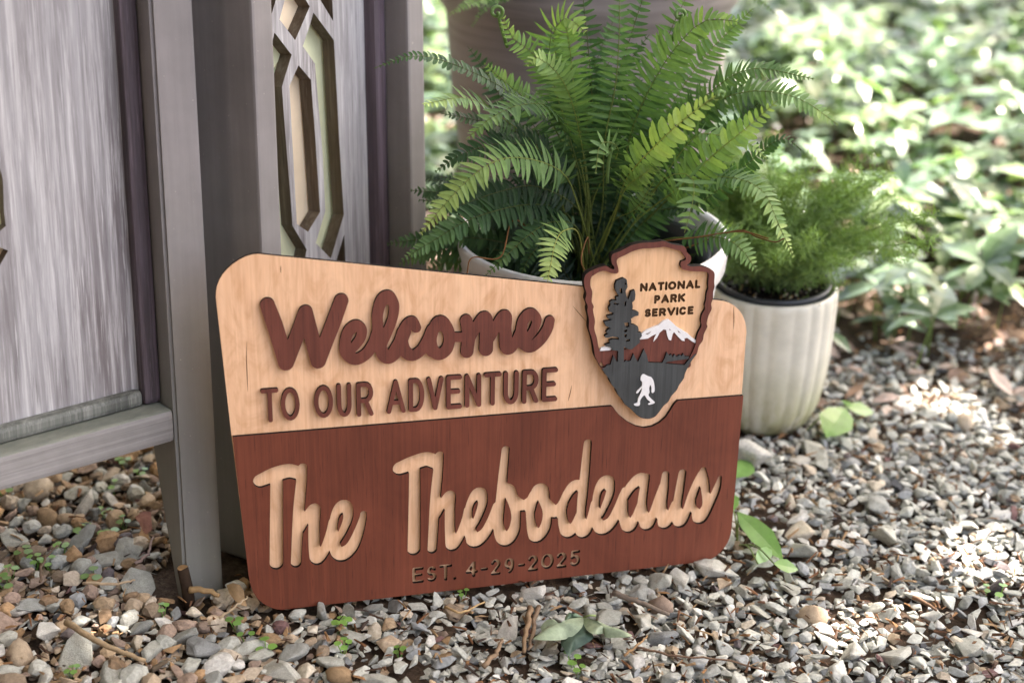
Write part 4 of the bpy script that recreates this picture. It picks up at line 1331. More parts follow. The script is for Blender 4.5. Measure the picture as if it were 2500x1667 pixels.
# single plants one can tell apart at the gravel's edge
PL = [(1990, 930, .09, 3, .060, 'small seedling with one broad leaf on the gravel by the ribbed pot', .12), (2150, 640, .15, 6, .085, 'pale whorled woodland plant with broad leaves standing above its neighbours', None), (2230, 900, .10, 5, .085, 'broad dark-leaved plant at the edge of the gravel', None),
      (2040, 780, .12, 5, .070, 'low leafy plant growing against the back of the ribbed pot', None), (2330, 760, .12, 6, .080, 'leafy whorled plant among bright leaf litter', None), (2140, 820, .10, 4, .075, 'slender plant with long pointed leaves leaning over litter', None), (2420, 600, .16, 6, .09, 'tall whorled plant with broad sunlit leaves', None)]
for X, Y, h, nl, ln, lab, _ in PL:
    p = ground(X, Y)
    m = MB(); plant_geo(m, p - np.array([0, 0, .006]), h, nl, ln, gr, gr.choice(GREENS))
    r_ = empty('woodland_plant', (p[0], p[1], p[2]))
    tag(r_, lab, 'plant', 'plants at the gravel edge')
    m.build('leaves', M_LEAF, r_)

# creeper leaves poking out from behind the sign's right edge
for (X, Y, lab, leaves) in ((1800, 1330, 'creeper sprig with rounded green leaves beside the sign edge', [((1800, 1250), (1905, 1345), .035), ((1790, 1245), (1770, 1190), .03), ((1850, 1375), (1880, 1330), .02), ((1890, 1375), (1945, 1385), .02)]),
                            (1795, 1150, 'single heart-shaped green leaf poking out behind the sign', [((1795, 1165), (1830, 1120), .035)]),
                            (1960, 1060, 'young plant with large drooping green leaf in front of the ribbed pot', [((2062, 995), (2025, 1052), .055), ((2070, 995), (2130, 1000), .028), ((2070, 992), (2070, 975), .02)])):
    p = ground(X, Y)
    r_ = empty('creeper_plant', tuple(p))
    tag(r_, lab, 'plant', 'creepers in the gravel')
    for (a, b, wd) in leaves:
        pa = ground(a[0], a[1], .03); pb_ = ground(b[0], b[1], .022)
        m = MB(); d = pb_ - pa; ln = np.linalg.norm(d)
        leaf_geo(m, pa, d / ln, np.array([.05, -.45, .89]), ln * 1.1, wd, np.array([.15, .30, .075]), .15, .12)
        lf = m.build('leaf', M_LEAF, r_)
        m = MB(); g0 = ground(X, Y, -.004)
        m.tube(catmull([g0, (g0 + pa) / 2 + np.array([0, 0, .012]), pa], 4), .0011, 5, (.15, .22, .06))
        m.build('stem', M_LEAF, r_)

# seedlings sprinkled through the gravel
SEED = [(118, 1370), (60, 1345), (22, 1395), (150, 1330), (255, 1245), (300, 1270), (275, 1180), (265, 1300), (205, 1290), (300, 1120), (345, 1150), (225, 1402), (8, 1195), (12, 1420), (85, 1362), (575, 1515), (600, 1545), (175, 1630), (650, 1575), (838, 1572), (835, 1515), (975, 1585), (1410, 1625), (1395, 1605), (2410, 1432), (2445, 1440), (1720, 1330), (1130, 1447), (395, 1480)]
for X, Y in SEED:
    p = ground(X, Y, .007)
    m = MB()
    a0 = gr.uniform(0, 6.28); col = np.array([.17, .33, .075]) * gr.uniform(.75, 1.2)
    k_ = gr.choice((2, 3, 3, 4)); sz = gr.uniform(.0055, .010)
    root = p - np.array([0, 0, .02])
    for k in range(k_):
        a = a0 + k * 6.28 / k_ + gr.gauss(0, .2)
        c = p + np.array([math.cos(a), math.sin(a), 0]) * sz * .95 + np.array([0, 0, gr.uniform(-.002, .004)])
        n_ = 9; tilt = gr.uniform(.1, .5)
        vs = [c]
        for j in range(n_):
            b = j * 2 * math.pi / n_
            vs.append(c + np.array([math.cos(b), math.sin(b), -math.cos(b - a) * tilt * .35]) * sz * .62 * (1.0 - .22 * (abs((b - a + math.pi) % 6.283 - math.pi) < .4)))
        m.add(vs, [(0, 1 + j, 1 + (j + 1) % n_) for j in range(n_)], 0, tuple(col))
        m.tube([root, c], .0006, 4, tuple(col))
    r_ = m.build('seedling', M_LEAF)
    tag(r_, 'tiny round-leaved green seedling sprouting between the stones', 'seedling', 'seedlings in the gravel')
# ================================================================== ground and gravel
def m_soil():
    k = NT('dark_soil')
    v = k.coord((1, 1, 1))
    n = k.noise(v, 38, 8, 0.7); f = k.noise(v, 220, 4, 0.65); b = k.noise(v, 3.0, 4, .6)
    c = k.ramp(n, [(0.30, (0.020, 0.014, 0.010)), (0.55, (0.060, 0.042, 0.030)), (0.75, (0.11, 0.085, 0.062))])
    c = k.mix(.7, c, k.ramp(f, [(.35, .6), (.65, 1.3)]), 'MULTIPLY')
    c = k.mix(.6, c, k.ramp(b, [(.35, (.8, .78, .74)), (.65, (1.2, 1.15, 1.1))]), 'MULTIPLY')
    k.base(c); k.bump(k.mix(.5, n, f), .8, .006)
    return k.set(.95, .1)


ground_mb = MB()
NG = 90
xs = np.concatenate([np.linspace(-30, -2, 12)[:-1], np.linspace(-2, 4.5, 80), np.linspace(4.5, 30, 12)[1:]])
ys = np.concatenate([np.linspace(-20, .6, 10)[:-1], np.linspace(.6, 7, 90), np.linspace(7, 45, 14)[1:]])
vs = []
for y in ys:
    for x in xs:
        bumpy = .006 * mnoise.noise(Vector((x * 6, y * 6, 0))) if -2 <= x <= 4.5 and .6 <= y <= 7 else 0
        vs.append((x, y, gz(x, y) - .012 + bumpy))
nx = len(xs)
fs = [(j * nx + i, j * nx + i + 1, (j + 1) * nx + i + 1, (j + 1) * nx + i) for j in range(len(ys) - 1) for i in range(nx - 1)]
ground_mb.add(vs, fs)
ground_o = ground_mb.build('ground', m_soil(), None, True)
tag(ground_o, 'dark soil ground under the gravel and plants', 'ground', kind='structure')

GREYS = [(.37, .38, .335), (.31, .32, .283), (.43, .435, .39), (.265, .278, .258), (.335, .345, .305), (.465, .46, .42), (.215, .228, .226), (.40, .405, .355)]
TANS = [(.37, .32, .25), (.42, .38, .30), (.30, .235, .16)]
BROWNS = [(.27, .185, .105), (.33, .245, .155), (.22, .15, .09), (.38, .30, .21), (.32, .235, .18), (.26, .195, .15), (.40, .34, .26), (.19, .145, .10), (.33, .21, .11)]
DARKS = [(.055, .058, .062), (.10, .085, .085), (.13, .075, .07)]


def pick_col(x, y, rr):
    w = 1 / (1 + math.exp((x + .20 - .25 * (y - 1.5)) * 16))     # brown pebbles towards the screen
    t = rr.random()
    if t < .04: c = rr.choice(DARKS)
    elif rr.random() < .72 * w: c = rr.choice(BROWNS)
    elif t < .14: c = rr.choice(TANS)
    else: c = rr.choice(GREYS)
    k = rr.uniform(.82, 1.18)
    return tuple(v * k for v in c), w


def stone_mesh(rr, round_=False, bevel=True):
    bm = bmesh.new()
    if round_:
        bmesh.ops.create_icosphere(bm, subdivisions=2, radius=1)
        o = Vector((rr.uniform(0, 50), rr.uniform(0, 50), rr.uniform(0, 50)))
        sc = (rr.uniform(.8, 1.15), rr.uniform(.62, .95), rr.uniform(.48, .75))
        for v in bm.verts:
            f = 1 + .34 * mnoise.noise(v.co * 1.2 + o) + .10 * mnoise.noise(v.co * 3.2 + o)
            v.co = Vector((v.co.x * sc[0], v.co.y * sc[1], v.co.z * sc[2])) * f
    else:
        sc = (rr.uniform(.9, 1.25), rr.uniform(.58, .95), rr.uniform(.24, .50))
        for i in range(rr.randint(9, 14)):
            d = Vector((rr.gauss(0, 1), rr.gauss(0, 1), rr.gauss(0, 1))).normalized()
            r_ = rr.uniform(.82, 1.08)
            bm.verts.new((d.x * sc[0] * r_, d.y * sc[1] * r_, d.z * sc[2] * r_))
        res = bmesh.ops.convex_hull(bm, input=bm.verts)
        bmesh.ops.delete(bm, geom=[v for v in bm.verts if not v.link_faces], context='VERTS')
        bmesh.ops.dissolve_limit(bm, angle_limit=.30, verts=bm.verts, edges=bm.edges)
        if bevel:
            bmesh.ops.bevel(bm, geom=list(bm.edges), offset=.055, segments=1, affect='EDGES')
        bmesh.ops.triangulate(bm, faces=[f for f in bm.faces if len(f.verts) > 4])
    bm.verts.index_update()
    V = np.array([v.co[:] for v in bm.verts]); F = [[v.index for v in f.verts] for f in bm.faces]
    bm.free()
    return V, F


sr = random.Random(101)
ANG = [stone_mesh(sr) for _ in range(26)]
ANG_S = [stone_mesh(sr, bevel=False) for _ in range(20)]
RND = [stone_mesh(sr, True) for _ in range(14)]

# where stones may not lie
SG_A = SG_O[:2]; SG_B = (SG_O + SG_U * .62)[:2]


def seg_dist(p, a, b):
    a, b, p = np.array(a), np.array(b), np.array(p)
    t = np.clip(((p - a) @ (b - a)) / ((b - a) @ (b - a)), 0, 1)
    return np.linalg.norm(p - a - t * (b - a))


POSTS = []
for fr, s0, s1, dp in ((FA, 0, PW, .092), (FB, 0, SW, .105), (FB, sR - SW, sR, .088)):
    O, S, Dv, U = fr
    POSTS.append(((O + S * (s0 + s1) / 2 + Dv * dp / 2)[:2], max(s1 - s0, dp) * .55))


def free(x, y, r):
    if seg_dist((x, y), SG_A, SG_B) < .005 + r * .52: return False
    if (x - CP[0]) ** 2 + (y - CP[1]) ** 2 < (CP_R * .66 + r * .6) ** 2: return False
    if (x - FP[0]) ** 2 + (y - FP[1]) ** 2 < (FP_R * .66 + r * .5) ** 2: return False
    for c, pr in POSTS:
        if (x - c[0]) ** 2 + (y - c[1]) ** 2 < (pr + r * .55) ** 2: return False
    return True


CELL = .03
grid = {}


def fits(x, y, r, k):
    i, j = int(x // CELL), int(y // CELL)
    for a in range(i - 2, i + 3):
        for b in range(j - 2, j + 3):
            for (X, Y, R_) in grid.get((a, b), ()):
                if (X - x) ** 2 + (Y - y) ** 2 < (k * (r + R_)) ** 2: return False
    grid.setdefault((i, j), []).append((x, y, r))
    return True


def in_view(x, y):
    v = np.array([x, y, gz(x, y)]) - CAMP
    d = v @ FW
    if d < .2: return False
    u = abs((v @ RT) / d) * FPX; w = (v @ DN) / d * FPX
    return u < 1330 and w < 900


big = []
# the broad stones one remembers, from the picture
FIX = [(185, 1588, .034, 'a'), (228, 1560, .022, 'a'), (95, 1540, .030, 'a'), (75, 1470, .030, 'a'), (460, 1545, .030, 'a'), (505, 1575, .030, 'a'), (610, 1575, .027, 'a'), (690, 1630, .036, 'a'), (640, 1590, .022, 'a'), (330, 1560, .016, 'a'), (270, 1640, .026, 'a'), (345, 1520, .020, 'a'),
       (205, 1310, .027, 'a'), (260, 1350, .026, 'a'), (330, 1420, .030, 'a'), (200, 1230, .030, 'a'), (185, 1195, .024, 'a'), (310, 1340, .030, 'a'), (60, 1480, .024, 'a'), (120, 1255, .021, 'r'), (1290, 1440, .028, 'a'), (1610, 1410, .024, 'a'), (1745, 1385, .034, 'a'), (1660, 1410, .024, 'a'), (1560, 1440, .022, 'a'), (1500, 1440, .020, 'a'), (1860, 1480, .026, 'a'),
       (1930, 1430, .024, 'a'), (1950, 1340, .030, 'a'), (2140, 1235, .034, 'a'), (2160, 1310, .034, 'a'), (2060, 1320, .024, 'a'), (2370, 1570, .030, 'a'), (2250, 1450, .028, 'a'), (2210, 1405, .030, 'a'), (2080, 1580, .028, 'a'), (1480, 1500, .024, 'a'), (1560, 1505, .022, 'a'), (1985, 1495, .022, 'r'), (1615, 1470, .018, 'r'), (1240, 1530, .022, 'a'), (1990, 1095, .030, 'a'), (2230, 1100, .026, 'a'), (2180, 1590, .026, 'a'), (1620, 1550, .026, 'a'), (860, 1540, .022, 'a'), (800, 1490, .024, 'a'), (920, 1650, .022, 'a')]
for X, Y, r, kd in FIX:
    p = ground(X, Y, .006)
    if not free(p[0], p[1], r * .7): continue
    fits(p[0], p[1], r * .8, 0)
    big.append((p[0], p[1], r, kd))
sizes = [(.024, 160), (.020, 800), (.0170, 4200), (.0130, 8000), (.0095, 9000), (.0068, 9000), (.0045, 9000)]
rest = []
XR, YR = (-1.0, 1.25), (1.20, 2.75)
for r0, cnt in sizes:
    for _ in range(cnt):
        x = sr.uniform(*XR); y = sr.uniform(*YR)
        if not in_view(x, y) or y > edge_y(x) + sr.gauss(.03, .06): continue
        r = r0 * sr.uniform(.82, 1.15)
        bare = mnoise.noise(Vector((x * 5.2 + 3.1, y * 5.2, .4)))
        centre = math.exp(-((x - .03) ** 2 / .05 + (y - 1.34) ** 2 / .008))
        if r > .010 and sr.random() < .75 * centre + (.5 if bare > .32 else 0): continue
        if r > .0160 and x > -.12 and sr.random() < .72: continue
        if not free(x, y, r): continue
        if not fits(x, y, r, .53 if r > .009 else .47): continue
        (big if (r > .0150 and len(big) < 298) else rest).append((x, y, r, None))

G_RAMP = [(i / len(GREYS), c) for i, c in enumerate(GREYS)]
M_SG = m_stone('grey_limestone', [(0.0, GREYS[0]), (.13, GREYS[1]), (.26, GREYS[2]), (.39, GREYS[3]), (.52, GREYS[4]), (.65, GREYS[5]), (.74, GREYS[6]), (.84, GREYS[7]), (.95, TANS[1])])
M_SB = m_stone('brown_pebble', [(0.0, BROWNS[0]), (.11, BROWNS[1]), (.22, BROWNS[2]), (.33, BROWNS[3]), (.44, BROWNS[4]), (.54, BROWNS[5]), (.64, BROWNS[6]), (.74, BROWNS[8]), (.84, GREYS[0]), (.92, GREYS[3]), (.97, DARKS[0])])
proto = {}
def proto_mesh(kind, i, mat):
    if (kind, i, mat.name) not in proto:
        V, F = (ANG if kind == 'a' else RND)[i]
        me = bpy.data.meshes.new('stone'); me.from_pydata(V.tolist(), [], F); me.materials.append(mat)
        if kind == 'r': me.polygons.foreach_set('use_smooth', [True] * len(me.polygons))
        proto[kind, i, mat.name] = me
    return proto[kind, i, mat.name]


for x, y, r, kd in big:
    _, w = pick_col(x, y, sr)
    brown = sr.random() < .72 * w and kd != 'a'
    if kd is None: kd = 'r' if (brown and sr.random() < .75) else ('a' if sr.random() < .93 else 'r')
    i = sr.randrange(len(ANG) if kd == 'a' else len(RND))
    o = link('stone', proto_mesh(kd, i, M_SB if (brown or kd == 'r') else M_SG), ground_o)
    o.location = (x, y, gz(x, y) + r * .10 - .002)
    o.rotation_euler = (sr.gauss(0, .26), sr.gauss(0, .26), sr.uniform(0, 6.28))
    o.scale = (r, r, r * sr.uniform(.85, 1.15))

gv = MB()
for _ in range(26000):                                         # under layer
    x = sr.uniform(*XR); y = sr.uniform(*YR)
    if not in_view(x, y) or y > edge_y(x) + sr.gauss(0, .06) or not free(x, y, .006): continue
    if mnoise.noise(Vector((x * 7 + 3.1, y * 7, 1.4))) > .36 and x > -.3: continue
    r = sr.uniform(.0055, .0125); c, w = pick_col(x, y, sr)
    V, F = sr.choice(ANG_S)
    R3 = Matrix.Rotation(sr.uniform(0, 6.28), 3, 'Z') @ Matrix.Rotation(sr.gauss(0, .5), 3, 'X')
    gv.add((V * r) @ np.array(R3).T + np.array([x, y, gz(x, y) - .0085]), F, 0, tuple(v * .9 for v in c))
for x, y, r, _ in rest:
    c, w = pick_col(x, y, sr)
    rd = sr.random() < (.5 * w + .03)
    if r > .009: V, F = sr.choice(RND if rd else ANG)
    else: V, F = sr.choice(ANG_S)
    R3 = Matrix.Rotation(sr.uniform(0, 6.28), 3, 'Z') @ Matrix.Rotation(sr.gauss(0, .33), 3, 'X') @ Matrix.Rotation(sr.gauss(0, .33), 3, 'Y')
    q = (V * r) @ np.array(R3).T + np.array([x, y, gz(x, y) - .006 + r * .30 + sr.uniform(0, .003)])
    gv.add(q, F, 0, c)
M_GRAVEL = m_attr('mixed_gravel', .85, .22, 260, .28, .35)
go = gv.build('gravel', M_GRAVEL, ground_o)
go['kind'] = 'stuff'

# bark crumbs, dead needles and leaf bits between the stones
db = MB()
for i in range(7000):
    x = sr.uniform(-.9, 1.2); y = sr.uniform(1.2, 2.6)
    if not in_view(x, y) or not free(x, y, .004): continue
    if x < -.2 and sr.random() < .55: continue
    z = gz(x, y) + sr.uniform(-.003, .010)
    a = sr.uniform(0, 6.28); L = sr.uniform(.003, .011); w = sr.uniform(.0008, .0026); tl = sr.gauss(0, .3)
    d = np.array([math.cos(a), math.sin(a), tl]) * L; s = np.array([-math.sin(a), math.cos(a), sr.gauss(0, .3)]) * w
    c = np.array([x, y, z]); up = np.array([0, 0, w * .5])
    col = sr.choice([(.11, .055, .03), (.16, .075, .035), (.07, .04, .025), (.24, .13, .06), (.05, .035, .028), (.30, .2, .11)])
    db.add([c - d - s, c - d + s, c + d + s * .5, c + d - s * .5, c + up * 2], [(0, 1, 4), (1, 2, 4), (2, 3, 4), (3, 0, 4), (3, 2, 1, 0)], 0, col)
do = db.build('litter_crumbs', M_DRY); tag(do, 'crumbs of bark and dead needles between the stones', 'litter', kind='stuff')

# leaf litter under the woodland plants
lt = MB()
for i in range(4200):
    x = sr.uniform(-1.4, 3.2); y = 2.0 + 3.5 * sr.random() ** 1.6
    if y < edge_y(x) - .12 + sr.gauss(0, .08): continue
    if (x - TP[0]) ** 2 + (y - TP[1]) ** 2 < .2 ** 2: continue
    a = sr.uniform(0, 6.28); L = sr.uniform(.02, .06)
    nn = np.array([sr.gauss(0, .35), sr.gauss(0, .35), 1]); nn /= np.linalg.norm(nn)
    dr = np.array([math.cos(a), math.sin(a), sr.gauss(0, .2)])
    col = sr.choice([(.34, .25, .21), (.42, .33, .29), (.26, .17, .12), (.48, .39, .34), (.20, .14, .11), (.38, .30, .27)])
    leaf_geo(lt, np.array([x, y, gz(x, y) + sr.uniform(-.004, .015)]), dr, nn, L, L * sr.uniform(.4, .65), np.array(col), .3, sr.uniform(-.3, .5))
lo = lt.build('leaf_litter', M_DRY); tag(lo, 'brown fallen leaves carpeting the ground under the plants', 'leaf litter', kind='stuff')


# ------------------------------------------------------------------ small things on the gravel
def twig(pts, r, col, lab, up=.010):
    P = [ground(x, y, up + (u if u else 0)) for x, y, u in pts]
    m = MB(); c = catmull(P, 6)
    c = [p + np.array([sr.gauss(0, .0008), 0, sr.gauss(0, .0008)]) for p in c]
    m.tube(c, [r * (1 - .45 * i / len(c)) for i in range(len(c))], 7, col)
    tag(m.build('twig', M_BARK, None, True), lab, 'twig', 'twigs on the gravel')


twig([(160, 1518, .02), (250, 1570, .018), (355, 1612, .010)], .0042, (.30, .22, .13), 'pale straw twig lying over big grey stones below the screen')
twig([(1295, 1482, .004), (1288, 1530, .008), (1278, 1590, .004)], .0040, (.22, .15, .09), 'short split brown stick beside the fallen green leaf')
twig([(1313, 1480, .004), (1300, 1545, .006), (1290, 1585, .002)], .0032, (.17, .12, .08), 'thin dark stick lying alongside the split stick')
twig([(1497, 1445, .014), (1560, 1470, .012), (1635, 1500, .008)], .0040, (.15, .12, .095), 'dark grey stick lying across stones below the sign')
twig([(1525, 1598, .01), (1560, 1572, .01), (1582, 1550, .012)], .0016, (.26, .16, .08), 'fine brown twig pointing away from the fallen leaf')
twig([(200, 1422, .012), (290, 1424, .012), (330, 1416, .01)], .0020, (.34, .26, .17), 'thin straight straw-coloured twig near the screen post')
twig([(465, 1440, .010), (510, 1443, .012), (535, 1455, .008)], .0042, (.30, .20, .10), 'snapped tan twig lying at the foot of the screen post')
twig([(535, 1508, .008), (575, 1480, .016), (605, 1455, .022)], .0018, (.36, .28, .18), 'slender pale twig reaching to the sign corner')
twig([(1085, 1480, .010), (1125, 1495, .012), (1180, 1470, .010)], .0018, (.35, .24, .12), 'curled dry grass blade on the dark soil patch')
twig([(1555, 1580, .006), (1650, 1600, .010), (1780, 1612, .008), (1880, 1640, .004)], .0016, (.14, .09, .06), 'long thin dark twig trailing over small stones')
twig([(2230, 1455, .008), (2290, 1490, .01)], .0028, (.18, .11, .07), 'short dark bark stick among larger grey stones')
twig([(330, 1375, .012), (362, 1352, .02), (372, 1310, .03)], .0022, (.30, .22, .19), 'forked grey-pink twig at the inner side of the post')
twig([(98, 1420, .010), (108, 1370, .014), (140, 1330, .012)], .0018, (.13, .09, .06), 'bent thin brown twig among brown pebbles')
twig([(1180, 1625, .006), (1215, 1590, .01), (1225, 1560, .01)], .0034, (.2, .14, .09), 'stubby brown twig on the bare soil in front')

# dark cut stake at the foot of the post
b0 = ground(464, 1484, -.01); b1 = at(446, 1386, b0[1] + .006)
m = MB(); m.tube([b0, (b0 + b1) / 2 + np.array([.001, 0, 0]), b1], [.0075, .0072, .0068], 12, (.035, .022, .014))
stake = m.build('stake', M_BARK, None, True); tag(stake, 'short dark cut stake standing against the screen post', 'stake')
m = MB(); c = b1 + np.array([0, 0, .0006])
m.add([c] + [c + np.array([math.cos(k * math.pi / 6), math.sin(k * math.pi / 6), 0]) * .0064 for k in range(12)], [(0, 1 + k, 1 + (k + 1) % 12) for k in range(12)], 0, (.28, .17, .08))
m.build('cut_end', M_BARK, stake)

# pale rough rock beside the ribbed pot
V, F = stone_mesh(random.Random(4))
p = ground(1828, 1150)
m = MB(); m.add(V[:, [0, 2, 1]] * np.array([.040, .050, .050]) + p + np.array([0, .01, .022]), F, 0, (.42, .41, .36))
rock = m.build('rock', M_GRAVEL, None, False); tag(rock, 'pale rough rock standing between the sign edge and the ribbed pot', 'rock')

# dead leaf at the sign's lower corner, reddish leaf by the post
def sheet_leaf(name, pts, up, col, lab, cat, curlz=None):
    P = []
    for i, (x, y) in enumerate(pts):
        P.append(ground(x, y, up + (curlz[i] if curlz else 0)))
    c = np.mean(np.array(P), 0) + np.array([0, 0, .006])
    n = len(P)
    mids = [(p + c) / 2 + np.array([0, 0, .002]) for p in P]
    m = MB(); m.add(P + mids + [c], [(i, (i + 1) % n, n + (i + 1) % n, n + i) for i in range(n)] + [(n + i, n + (i + 1) % n, 2 * n) for i in range(n)], 0, col)
    o = m.build(name, M_DRY, None, True); tag(o, lab, cat)
    return o


Z6 = lambda x, y: (420 + x / 6.27, 1250 + y / 6.27)
sheet_leaf('dead_leaf', [Z6(*q) for q in ((830, 1110), (930, 1080), (1040, 1110), (1100, 1200), (1110, 1300), (1150, 1440), (1060, 1420), (960, 1350), (880, 1240))], .012, (.33, .22, .12), 'curled tan dead leaf at the lower corner of the sign', 'leaf', [.014, .02, .02, .014, .01, 0, .002, .006, .01])
Z3 = lambda x, y: (x / 4.238, 1080 + y / 4.238)
sheet_leaf('dead_leaf', [Z3(*q) for q in ((1395, 770), (1480, 710), (1560, 715), (1575, 900), (1510, 950), (1470, 900), (1440, 830))], .02, (.40, .20, .19), 'curled reddish dead leaf beside the screen post', 'leaf', [.02, .03, .03, .01, 0, 0, .01])

# torn three-lobed green leaf
Z5 = lambda x, y: (1250 + x / 5.88, 1440 + y / 5.88)
tl = ground(*Z5(1020, 395), .016)
tleaf = empty('fallen_leaf', tuple(tl)); tag(tleaf, 'torn three-lobed green leaf lying on the gravel in front of the sign', 'leaf')
M_TLEAF = m_attr('insect_bitten_leaf', .6, .3, 90, .3, .25, .12)
for pts, col, ups in (([(1020, 395), (1010, 520), (900, 640), (780, 700), (600, 720), (310, 702), (420, 600), (415, 520), (500, 425), (550, 430), (570, 500), (680, 525), (780, 470), (900, 420)], (.235, .30, .205), .020),
                      ([(1030, 400), (1110, 415), (1300, 500), (1500, 590), (1720, 640), (1660, 672), (1360, 680), (1320, 625), (1180, 632), (1085, 580), (1030, 490)], (.24, .30, .20), .022),
                      ([(1030, 480), (1170, 660), (1060, 770), (880, 870), (820, 950), (740, 840), (700, 715), (850, 660), (960, 600)], (.050, .085, .062), .012),
                      ([(780, 355), (880, 375), (1015, 392), (850, 440), (755, 470)], (.15, .23, .15), .018)):
    P = [ground(*Z5(*q), ups + .004 * math.sin(i * 1.7)) for i, q in enumerate(pts)]
    P = catmull(P, 3, True)
    c = np.mean(np.array(P), 0) + np.array([0, 0, .006])
    n = len(P); mids = [p * .5 + c * .5 + np.array([0, 0, .003]) for p in P]
    m = MB(); m.add(list(P) + mids + [c], [(i, (i + 1) % n, n + (i + 1) % n, n + i) for i in range(n)] + [(n + i, n + (i + 1) % n, 2 * n) for i in range(n)], 0, col)
    m.build('leaf_lobe', M_TLEAF, tleaf, True)
m = MB(); m.tube([tl, ground(*Z5(1110, 360), .026), ground(*Z5(1200, 365), .024)], .0013, 6, (.24, .32, .12))
m.build('leaf_stalk', M_TLEAF, tleaf, True)
# ================================================================== the tree overhead that shades the place
tr = random.Random(77)
M_CANOPY = m_attr('maple_leaf', .5, .4, 30, .15, 0, .35)
SD = np.array(SUN_DIR)


def sun_open(x, y):
    """chance that a leaf is missing where its shadow would land at (x, y) on the ground: the canopy thins beyond the gravel"""
    n = mnoise.noise(Vector((x * 2.2, y * 2.2, 7.3)))
    n2 = mnoise.noise(Vector((x * 6.0 + 9, y * 6.0, 2.1)))
    if y > 2.2:
        return (.99 if n > -.15 else .78) + .2 * n2
    for fx, fy, fr, pw in FLECKS:
        d = ((x - fx) ** 2 + (y - fy) ** 2) / fr ** 2
        if d < 1.0: return 1.0
    return 0.0


FLECKS = []
for X, Y, r in ((2130, 1510, .068), (2240, 1475, .06), (2450, 1350, .10), (2400, 985, .085), (2280, 950, .06), (2465, 1085, .06), (2150, 985, .05), (2380, 1200, .05)):
    p = ground(X, Y); FLECKS.append((p[0], p[1], r, 1))

tree = empty('shade_tree', (3.6, 6.4, -.09))
tag(tree, 'leafy tree standing beyond the plants, its crown shading the gravel', 'tree')
m = MB()
base = np.array([3.6, 6.4, -.25])
trunk = [base, base + np.array([-.03, -.05, 1.2]), base + np.array([.05, -.2, 2.6]), base + np.array([-.1, -.5, 4.2]), base + np.array([-.4, -.9, 5.6])]
m.tube(catmull(trunk, 5), [.20 - .006 * i for i in range(21)], 14, (.16, .13, .10))
LIMBS = []
for k in range(9):
    a0 = np.array(trunk[2 + k % 3]); e = np.array([tr.uniform(-1.6, 3.4), tr.uniform(1.0, 6.2), tr.uniform(3.7, 5.0)])
    m.tube(catmull([a0, (a0 + e) / 2 + np.array([0, 0, .35]), e], 6), [.07 - .0045 * i for i in range(13)], 8, (.15, .12, .09))
m.build('trunk', M_BARK, tree, True)
cr = MB()
cnt = 0
while cnt < 33000:
    h = tr.uniform(3.2, 5.2)
    gx = tr.uniform(-2.4, 4.2); gy = tr.uniform(.2, 7.0)
    if tr.random() < sun_open(gx, gy): cnt += 1; continue
    p = np.array([gx, gy, 0]) + SD * (h / SD[2])
    a = tr.uniform(0, 6.28); s = tr.uniform(.05, .085)
    n = np.array([tr.gauss(0, .4), tr.gauss(0, .4), 1.0]) + SD * .8; n /= np.linalg.norm(n)
    d = np.cross(n, np.array([math.cos(a), math.sin(a), .1])); d /= np.linalg.norm(d); sd = np.cross(n, d)
    cr.add([p - d * s, p - d * s * .1 + sd * s * .7, p + d * s * 1.1, p - d * s * .1 - sd * s * .7], [(0, 1, 2, 3)], 0, tuple(np.array([.07, .15, .035]) * tr.uniform(.7, 1.4)))
    cnt += 1
cr.build('crown', M_CANOPY, tree)
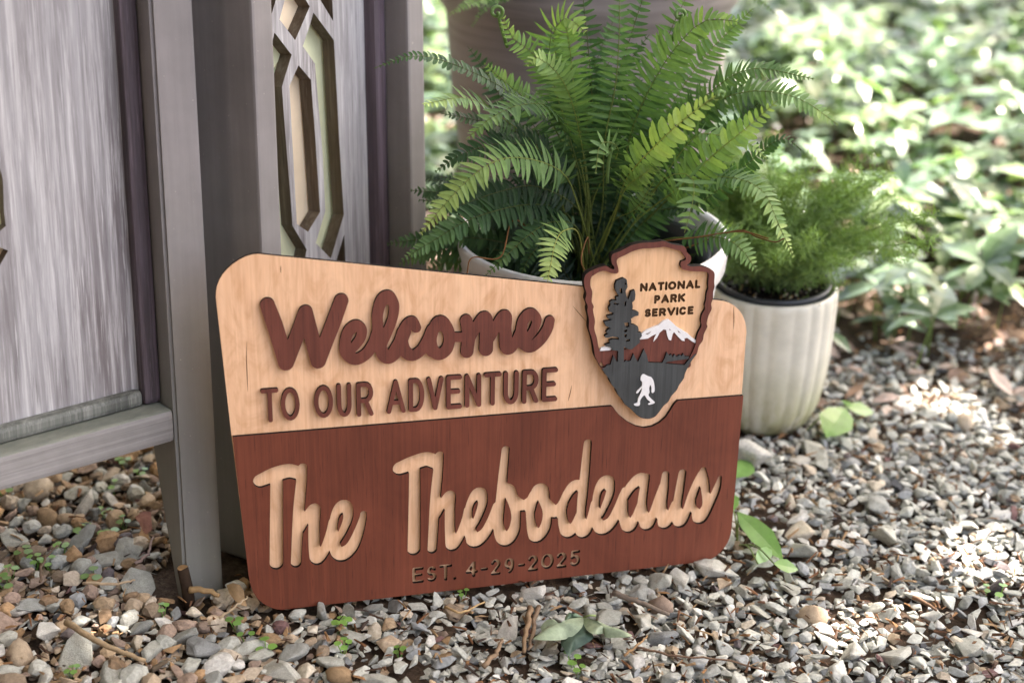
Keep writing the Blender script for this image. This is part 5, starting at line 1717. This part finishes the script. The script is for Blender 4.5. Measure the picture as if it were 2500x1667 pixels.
# a second crown, unseen, added to block sky light from the upper left
blocker_tree = empty('shade_tree', (-3.1, 4.6, -.09))
tag(blocker_tree, 'unseen leafy tree added to block sky light over the screen', 'tree')
m = MB(); b2 = np.array([-3.1, 4.6, -.2])
m.tube(catmull([b2, b2 + np.array([.1, -.1, 1.5]), b2 + np.array([.3, -.5, 3.0]), b2 + np.array([.9, -1.4, 4.0])], 5), [.18 - .006 * i for i in range(16)], 14, (.16, .13, .10))
for k in range(6):
    e = np.array([tr.uniform(-2.6, .2), tr.uniform(-1.2, 3.6), tr.uniform(3.6, 4.6)]); a0 = b2 + np.array([.5, -.9, 3.4])
    m.tube(catmull([a0, (a0 + e) / 2 + np.array([0, 0, .25]), e], 6), [.06 - .004 * i for i in range(13)], 8, (.15, .12, .09))
m.build('trunk', M_BARK, blocker_tree, True)
cr = MB()
for i in range(5500):
    p = np.array([tr.uniform(-3.4, .35), tr.uniform(-2.2, 4.2), tr.uniform(3.3, 4.8)])
    g = p - SD * (p[2] / SD[2])
    if any((g[0] - fx) ** 2 + (g[1] - fy) ** 2 < fr ** 2 for fx, fy, fr, pw in FLECKS): continue
    a = tr.uniform(0, 6.28); s = tr.uniform(.05, .09)
    n = np.array([tr.gauss(0, .5), tr.gauss(0, .5), 1.0]); n /= np.linalg.norm(n)
    d = np.cross(n, np.array([math.cos(a), math.sin(a), .1])); d /= np.linalg.norm(d); sd = np.cross(n, d)
    cr.add([p - d * s, p - d * s * .1 + sd * s * .7, p + d * s * 1.1, p - d * s * .1 - sd * s * .7], [(0, 1, 2, 3)], 0, tuple(np.array([.07, .15, .035]) * tr.uniform(.7, 1.4)))
cr.build('crown', M_CANOPY, blocker_tree)

# boarded wall added out of view, left and behind the camera, to block light
M_BLOCKER = m_plain('blocker_grey', (.13, .12, .11), .6, .3, .1, 20)
light_blocker = empty('light_blocker_wall', (-.98, 0, 0))
tag(light_blocker, 'unseen grey boarded wall added to block light from the left', 'wall')
for i in range(19):
    z0 = -.02 + i * .145
    m = MB(); m.box((-.98, 0, 0), (1, 0, 0), (0, 1, 0), (0, 0, 1), -.10, .012, -4.0, 3.4, z0, z0 + .142, bev=.003)
    m.build('blocker_board', M_BLOCKER, light_blocker)
    m = MB(); m.box((0, -1.1, 0), (1, 0, 0), (0, 1, 0), (0, 0, 1), -.965, .85, -.10, .012, z0, z0 + .142, bev=.003)
    m.build('blocker_board', M_BLOCKER, light_blocker)

for nm, bx_ in (('blocker_overhang', (-1.08, -.42, -4.0, 3.4)), ('blocker_overhang', (-.418, .85, -1.2, -.25))):  # overhangs added, unseen, to block sky light from above
    m = MB(); m.box((0, 0, 0), (1, 0, 0), (0, 1, 0), (0, 0, 1), *bx_, 2.742, 2.80, bev=.004)
    m.build(nm, M_BLOCKER, light_blocker)
